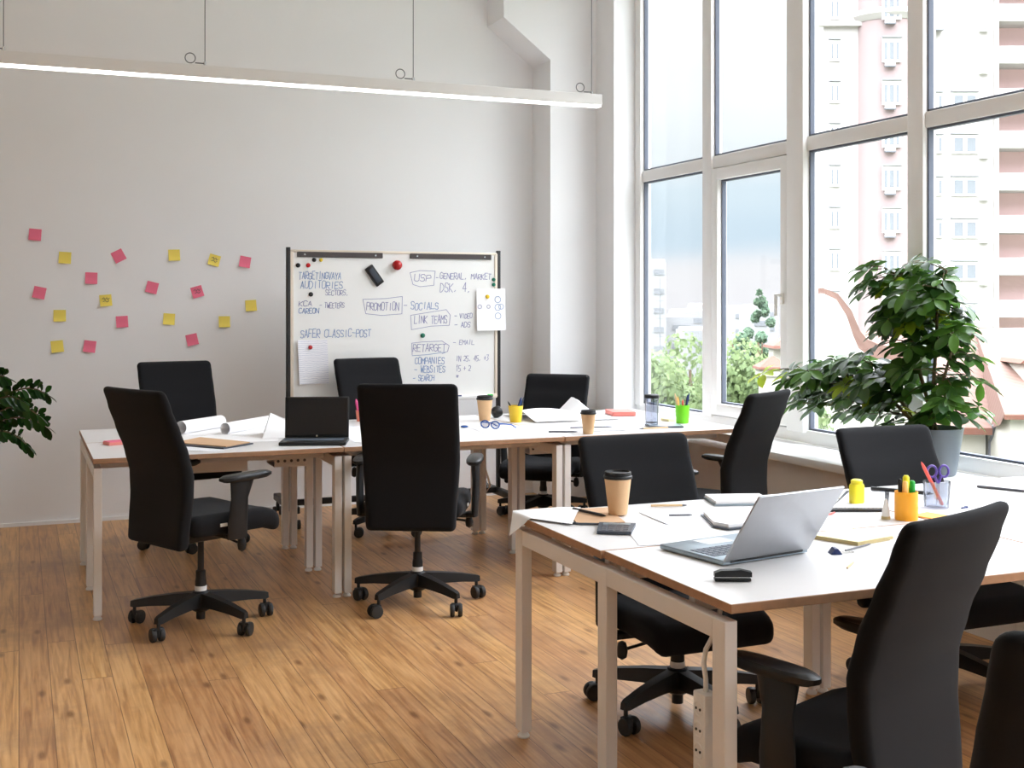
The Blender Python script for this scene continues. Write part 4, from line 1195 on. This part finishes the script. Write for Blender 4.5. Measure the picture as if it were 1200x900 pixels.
def tree(r, d, top, rad, bottom, label, mat='tree', n=2600, seed=1, cone=False, size=.21):
    rt = random.Random(seed)
    root = empty('tree', site(r, d), label, 'tree', 'trees below the window')
    H = top+12; zb = bottom+12
    b = B(); b.tube([(0, 0, 0), (.1, 0, H*.4), (0, .1, H*.85)], [.28, .2, .05], M['bark'], 8)
    for k in range(6):
        a = k*1.05; b.tube([(0, 0, zb+.1*k), (cos(a)*rad*.35, sin(a)*rad*.35, zb+(H-zb)*.4), (cos(a)*rad*.6, sin(a)*rad*.6, zb+(H-zb)*.6)], [.1, .06, .03], M['bark'], 6)
    b.build('trunk', root)
    f = B(); i = f.mi(M[mat])
    lobes = []
    cz = (H+zb)/2; hz = (H-zb)/2
    for k in range(34):
        if cone:
            t = rt.random()**.8; rr = rad*(1-t)*.95; a = rt.uniform(0, 2*pi)
            lobes.append((V((rr*cos(a), rr*sin(a), zb+(H-zb)*t*.95)), rad*.22*(1.1-t)))
        else:
            v = V((rt.gauss(0, 1), rt.gauss(0, 1), rt.gauss(0, 1))).normalized()*(rt.random()**.4)
            lobes.append((V((v.x*rad*.78, v.y*rad*.78, cz+v.z*hz*.78)), rad*rt.uniform(.24, .36)))
    for k in range(n):
        c, rr = rt.choice(lobes)
        v = V((rt.gauss(0, 1), rt.gauss(0, 1), rt.gauss(0, 1))).normalized()
        p = c+v*rr*rt.uniform(.75, 1.05)
        nn = (v+V((rt.uniform(-.6, .6), rt.uniform(-.6, .6), rt.uniform(-.3, .8)))).normalized()
        e1 = nn.orthogonal().normalized(); e2 = nn.cross(e1); s1 = size*rt.uniform(.6, 1.2); s2 = s1*.6
        fc = f.bm.faces.new([f.bm.verts.new(q) for q in (p-e1*s1/2, p-e2*s2/2, p+e1*s1/2+nn*s1*.1, p+e2*s2/2)]); fc.material_index = i
    f.build('crown', root, smooth=0)
    return root
tree(3.0, 27.5, .85, 2.5, -5, 'leafy green tree behind the left window bay', seed=2, n=15000)
tree(6.3, 33.5, 1.10, 3.0, -5, 'broad pale green tree behind the opening sash', seed=3, n=15000)
tree(10.75, 52, 2.2, 2.4, -4, 'bluish conifer rising over the other trees', 'conifer', seed=4, n=6000, cone=True, size=.3)
tree(2.35, 20.3, -.2, 1.5, -5, 'lower rounded tree in front at the left of the window', seed=5, n=10000, size=.17)
tree(5.0, 23.2, -.75, 1.5, -5, 'low green tree below the opening sash', seed=6, n=9000, size=.17)
tree(2.9, 40, .75, 2.7, -6, 'pale tree top between the two nearer crowns', seed=8, n=9000, size=.27)
tree(6.6, 44, .9, 2.2, -6, 'pale tree top farthest behind, left of the conifer', seed=9, n=8000, size=.27)

def building(name, r, d, label, cat='building', rz=0, group=None):
    return empty(name, site(r, d), label, cat, group, -YAW+rz)
# all building parts are in metres from the site, z from the street at -12
def zz(h): return h+12
# house with the curved gable
ga = building('gabled_house', 9.4, 36, 'cream house with a curved gable and orange roof', 'house')
def px2(px, py): return ((px-600)*.02568-9.4, 12+1.45-(py-354)*.02568)
face = [px2(*p) for p in ((936, 352), (948, 347), (965, 344), (980, 351), (992, 370), (1000, 394), (1006, 408), (1022, 420), (1064, 428))]
Tz = Matrix(((1, 0, 0, 0), (0, 0, 1, 0), (0, 1, 0, 0), (0, 0, 0, 1)))
b = B(); b.prism([(face[0][0], 0)]+face+[(face[-1][0], 0)], 0, .35, M['stucco'], T=Tz); b.build('wall', ga, smooth=0)
roof = [px2(*p) for p in ((936, 346), (948, 341), (967, 337), (986, 344), (1002, 364), (1012, 388), (1020, 398), (1034, 404), (1066, 411))]
b = B(); b.prism([(roof[0][0], roof[-1][1]-.6)]+roof+[(roof[-1][0], roof[-1][1]-.6)], .355, 1.6, M['tile'], T=Tz); b.build('roof', ga, smooth=30)
b = B(); b.bar((face[0][0], -.04, 10.75), (face[-1][0]+.1, -.04, 10.75), .12, .12, M['winwhite']); b.build('moulding', ga)
b = B()
for x in (9.05, 9.75):
    pass
b.box((-.2, -.03, 11.6), (.5, .08, .9), M['winwhite']); b.build('window', ga)
# small white turret with an orange cap
tu = building('turret', 5.66, 26, 'small white turret with an orange cap beside the trees', 'turret')
b = B(); b.box((0, 0, 6.0), (.50, .5, 12.0), M['stucco']); b.box((0, 0, 11.92), (.62, .62, .16), M['stucco'], .02, 1); b.build('wall', tu)
b = B(); b.lathe([(.52, 12.0), (.50, 12.05), (.03, 12.28)], M['tileedge'], n=4, T=Matrix.Rotation(pi/4, 4, 'Z')); b.build('roof', tu, smooth=0)
tu2 = building('turret', 6.4, 27.5, 'taller white turret half hidden by the window post', 'turret')
b = B(); b.box((0, 0, 6.2), (.9, .5, 12.4), M['stucco']); b.build('wall', tu2)
b = B(); b.lathe([(.75, 12.4), (.72, 12.46), (.03, 12.72)], M['tileedge'], n=4, T=Matrix.Rotation(pi/4, 4, 'Z')); b.build('roof', tu2, smooth=0)
# house with the big orange roof and a dormer
hb = building('tiled_house', 14.5, 38, 'white house with a wide orange tiled roof and a dormer', 'house')
b = B(); b.box((-1.2, 4.9, 4.6), (4.2, 8, 9.3), M['stucco']); b.box((5.5, 3.4, 4.9), (9.0, 8.4, 9.9), M['stucco']); b.build('wall', hb)
b = B()
b.quad((-3.6, .5, 9.45), (.95, .5, 9.40), (2.2, 5.2, 12.5), (-2.2, 5.2, 12.4), M['tile'])
b.quad((.72, -1.05, 9.98), (10.2, -1.05, 9.98), (10.2, 5.2, 12.65), (2.2, 5.2, 12.5), M['tile'])
b.quad((.72, -1.05, 9.98), (2.2, 5.2, 12.5), (.95, .5, 9.40), (.80, -.5, 9.6), M['tile'])
b.quad((-2.2, 5.2, 12.4), (10.2, 5.2, 12.65), (10.2, 9, 9.5), (-3.6, 9, 9.5), M['tile'])
b.bar((-3.7, .42, 9.36), (.9, .42, 9.30), .16, .22, M['tileedge']); b.bar((.70, -1.10, 9.90), (10.2, -1.10, 9.90), .14, .14, M['tileedge'])
b.build('roof', hb, smooth=0)
for x, y, z in ((3.0, 1.2, 11.05),):
    b = B(); b.box((x, y+.8, z), (1.5, 1.8, .80), M['stucco']); b.prism([(x-.95, .40), (x+.95, .40), (x+.8, .52), (x-.8, .52)], y-.25, y+2.2, M['tileedge'], T=Matrix.Translation((0, 0, z)) @ Tz)
    dm = b.build('dormer', hb, smooth=0)
    p = B(); p.box((x, y-.11, z), (1.0, .02, .5), M['winwhite']); p.build('pane', dm)
for x in (-.35, .15, .62):
    b = B(); b.box((x, .98, 8.75), (.24, .08, .42), M['ornote']); b.build('window', hb)  # lamplight in the windows put into their plain orange colour
b = B(); b.tube([(.95, .35, 9.5), (1.0, .6, 9.1), (1.0, .8, 8.9), (1.0, .85, 4)], .06, M['graphite'], 8); b.build('drainpipe', hb)
# apartment tower: left wing, round pink bay, white front, balcony stack
ap = building('apartment_tower', 29.0, 86, 'tall white and pink apartment tower with balconies', 'building')
def ax(px): return (px-600)/1402*86-29.0
FH = 3.035
b = B(); b.box(((ax(966)+ax(1012))/2+.85, 3.2, 27), (ax(1012)-ax(966)+1.4, 5, 54), M['aptwhite'])
b.box((ax(1125), 4.0, 27), (ax(1168)-ax(1082), 8, 54), M['aptwhite']); b.build('wall', ap, smooth=0)
b = B(); n = 28
b.lathe([(2.45, 0), (2.45, 54)], M['aptpink'], (ax(1046), 1.6, 0), 36); b.build('round_bay', ap)
b = B(); b.box((ax(1168)+3.2, 6.0, 27), (6.4, 8, 54), M['aptrecess']); b.box((ax(1168)-.12, .9, 27), (.25, 2.6, 54), M['aptwhite']); b.box((ax(1168)+6.5, .9, 27), (.3, 2.6, 54), M['aptwhite']); b.build('balcony_recess', ap, smooth=0)
zb0 = 12+1.45-(75-354)/1402*86      # top of one recess
for k in range(-9, 4):
    z = zb0-k*0 + (-k)*0 + k*FH
    if not 1 < z < 52: continue
    b = B(); b.box((ax(1168)+3.2, .9, z+.62), (6.4, 2.4, 1.24), M['aptwhite']); bal = b.build('balcony', ap, smooth=0)
    p = B(); p.box((ax(1168)+.45, 1.9, z-.75), (.6, .3, 1.2), M['winwhite']); p.box((ax(1168)+.40, 1.73, z-.75), (.3, .05, .9), M['pane']); p.build('window', ap, smooth=0)
def win(x, y, z, w, h, panes, par=ap):
    b = B(); b.box((x, y, z), (w, .16, h), M['winwhite'])
    for (dx, pw) in panes: b.box((x+dx, y-.09, z-.03*h), (pw, .04, h*.72), M['pane'])
    b.box((x, y-.1, z+h*.5+.08), (w*1.05, .3, .10), M['city'])
    return b.build('window', par, smooth=0)
z0 = 12+1.45-(62-354)/1402*86
for k in range(-9, 4):
    z = z0+k*FH
    if z > 52 or z < 2: continue
    win(ax(1040), -.93, z, 1.35, 1.7, ((-.42, .2), (0, .3), (.42, .2)))
    b = B(); b.box((ax(1038), -1.02, z-1.15), (.75, .3, .10), M['citydark']); b.box((ax(1038), -.95, z-.95), (.7, .16, .3), M['winwhite']); b.build('planter_rail', ap, smooth=0)
    win(ax(981), .65, z+.3, .8, 1.5, ((-.18, .14), (.18, .14)))
    if k < 0:
        win(ax(1130), -.06, z-.5, 1.9, 1.35, ((-.45, .62), (.45, .62)))
        win(ax(1098), -.06, z-.5, .8, 1.3, ((-.2, .22), (.2, .22)))
    b = B(); b.box((ax(1152), -.15, z-1.3), (.62, .34, .42), M['winwhite']); b.box((ax(1152), -.33, z-1.3), (.32, .03, .28), M['city']); b.build('air_conditioner', ap, smooth=0)
for z in (12+1.45+338/1402*86,):
    b = B(); b.lathe([(2.5, z-.5), (2.8, z-.1), (2.8, z+.1), (2.6, z+.3)], M['aptwhite'], (ax(1046), 1.6, 0), 36); b.box(((ax(966)+ax(1012))/2, .6, z-.6), (ax(1012)-ax(966)+1.2, .5, .35), M['aptwhite']); b.build('cornice', ap)
for z in (z0+1.6,):
    for k in (0, 1):
        b = B(); b.box((ax(1090), -.3, z+k*FH), (1.6, .7, .16), M['city']); b.build('canopy', ap)
# pale glass tower at the left of it
gt = building('glass_tower', 26.0, 104, 'pale blue glass tower at the left of the apartment tower', 'building')
b = B(); b.box((.1, 3, 12), (2.6, 6, 24.5), M['teal']); b.build('wall', gt, smooth=0)
for k in range(7):
    b = B(); b.box((.1, -.05, 2+k*3.1), (2.6, .12, .35), M['aptwhite']); b.build('floor_band', gt, smooth=0)
# distant town
towns = [
 (18.2, 150, 2.2, 18.6, 'tall pale tower block at the far left of the window view', 6),
 (21.5, 155, 4.0, 11.5, 'low pale block right of the distant tower', 2),
 (25.5, 170, 5.0, 12.2, 'wide pale block in the middle distance of the left pane', 2),
 (19.5, 120, 4.5, 10.6, 'long low pale building above the left tree', 1),
 (31.0, 190, 4.5, 13.0, 'pale block behind the window mullion', 2),
 (36.5, 190, 5.5, 12.6, 'pale wide block left of the conifer', 2),
 (33.0, 160, 3.0, 12.0, 'small pale block in the left of the sash view', 2),
 (42.0, 200, 5.0, 12.8, 'pale block beside the conifer', 2),
]
for r, d, w, h, lab, nw in towns:
    t = building('distant_building', r, d, lab, 'building', group='distant pale buildings')
    b = B(); b.box((0, 3, h/2), (w, 6, h), M['city']); b.box((0, 3, h+.1), (w*.9, 5.4, .3), M['aptwhite']); b.build('wall', t, smooth=0)
    for k in range(nw):
        b = B(); b.box((.1*w, -.06, h-1.4-k*2.4), (w*.55, .1, .7), M['citydark']); b.build('window', t, smooth=0)
ms = building('mast', 14.85, 120, 'thin radio mast beside the distant tower', 'mast')
b = B(); b.cyl((0, 0, 0), (0, 0, 15.8), .10, M['citydark'], 6, .04)
for k in range(5): b.bar((-.35, 0, 10+k*.9), (.35, 0, 10+k*.9), .06, .06, M['citydark'])
b.build('pole', ms)

# ------------------------------------------------------------------ sky
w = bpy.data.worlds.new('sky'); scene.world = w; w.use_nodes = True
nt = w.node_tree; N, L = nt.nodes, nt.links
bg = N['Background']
tc = N.new('ShaderNodeTexCoord'); sp = N.new('ShaderNodeSeparateXYZ')
L.new(tc.outputs['Generated'], sp.inputs[0])
cn = N.new('ShaderNodeTexNoise'); cn.inputs['Scale'].default_value = 3.0; cn.inputs['Detail'].default_value = 4
mp = N.new('ShaderNodeMapping'); mp.inputs['Scale'].default_value = (1, 1, 4)
L.new(tc.outputs['Generated'], mp.inputs[0]); L.new(mp.outputs[0], cn.inputs['Vector'])
ma = N.new('ShaderNodeMath'); ma.operation = 'MULTIPLY_ADD'; ma.inputs[1].default_value = .05; ma.inputs[2].default_value = -.025
L.new(cn.outputs['Fac'], ma.inputs[0])
ad = N.new('ShaderNodeMath'); ad.operation = 'ADD'
L.new(sp.outputs['Z'], ad.inputs[0]); L.new(ma.outputs[0], ad.inputs[1])
cr = N.new('ShaderNodeValToRGB'); cr.color_ramp.interpolation = 'EASE'
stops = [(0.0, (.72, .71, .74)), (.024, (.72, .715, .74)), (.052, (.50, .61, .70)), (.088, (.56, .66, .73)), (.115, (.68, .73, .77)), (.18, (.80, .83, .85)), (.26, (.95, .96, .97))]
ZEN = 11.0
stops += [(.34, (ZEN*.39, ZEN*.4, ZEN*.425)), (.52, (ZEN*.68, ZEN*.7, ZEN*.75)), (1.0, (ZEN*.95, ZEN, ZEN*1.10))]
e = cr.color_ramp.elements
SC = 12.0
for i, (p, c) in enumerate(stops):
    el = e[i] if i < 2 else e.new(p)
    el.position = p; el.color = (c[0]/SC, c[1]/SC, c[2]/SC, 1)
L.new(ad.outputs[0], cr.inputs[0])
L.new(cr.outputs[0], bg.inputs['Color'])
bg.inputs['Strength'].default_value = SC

# ------------------------------------------------------------------ camera and view
cam = bpy.data.cameras.new('camera'); co_ = bpy.data.objects.new('camera', cam); COL.objects.link(co_)
co_.location = (0, 0, 1.45); co_.rotation_euler = (pi/2, 0, -YAW)
cam.sensor_width = 36; cam.lens = 1402/1200*36
cam.shift_y = -96/1200
cam.clip_end = 2000; cam.clip_start = .05
scene.camera = co_
vs = scene.view_settings
vs.view_transform = 'Standard'; vs.look = 'None'; vs.exposure = 0.47; vs.gamma = 1; vs.use_curve_mapping = False
cy = scene.cycles
cy.use_denoising = True
cy.max_bounces = 10; cy.diffuse_bounces = 6; cy.transparent_max_bounces = 24
cy.sample_clamp_indirect = 8
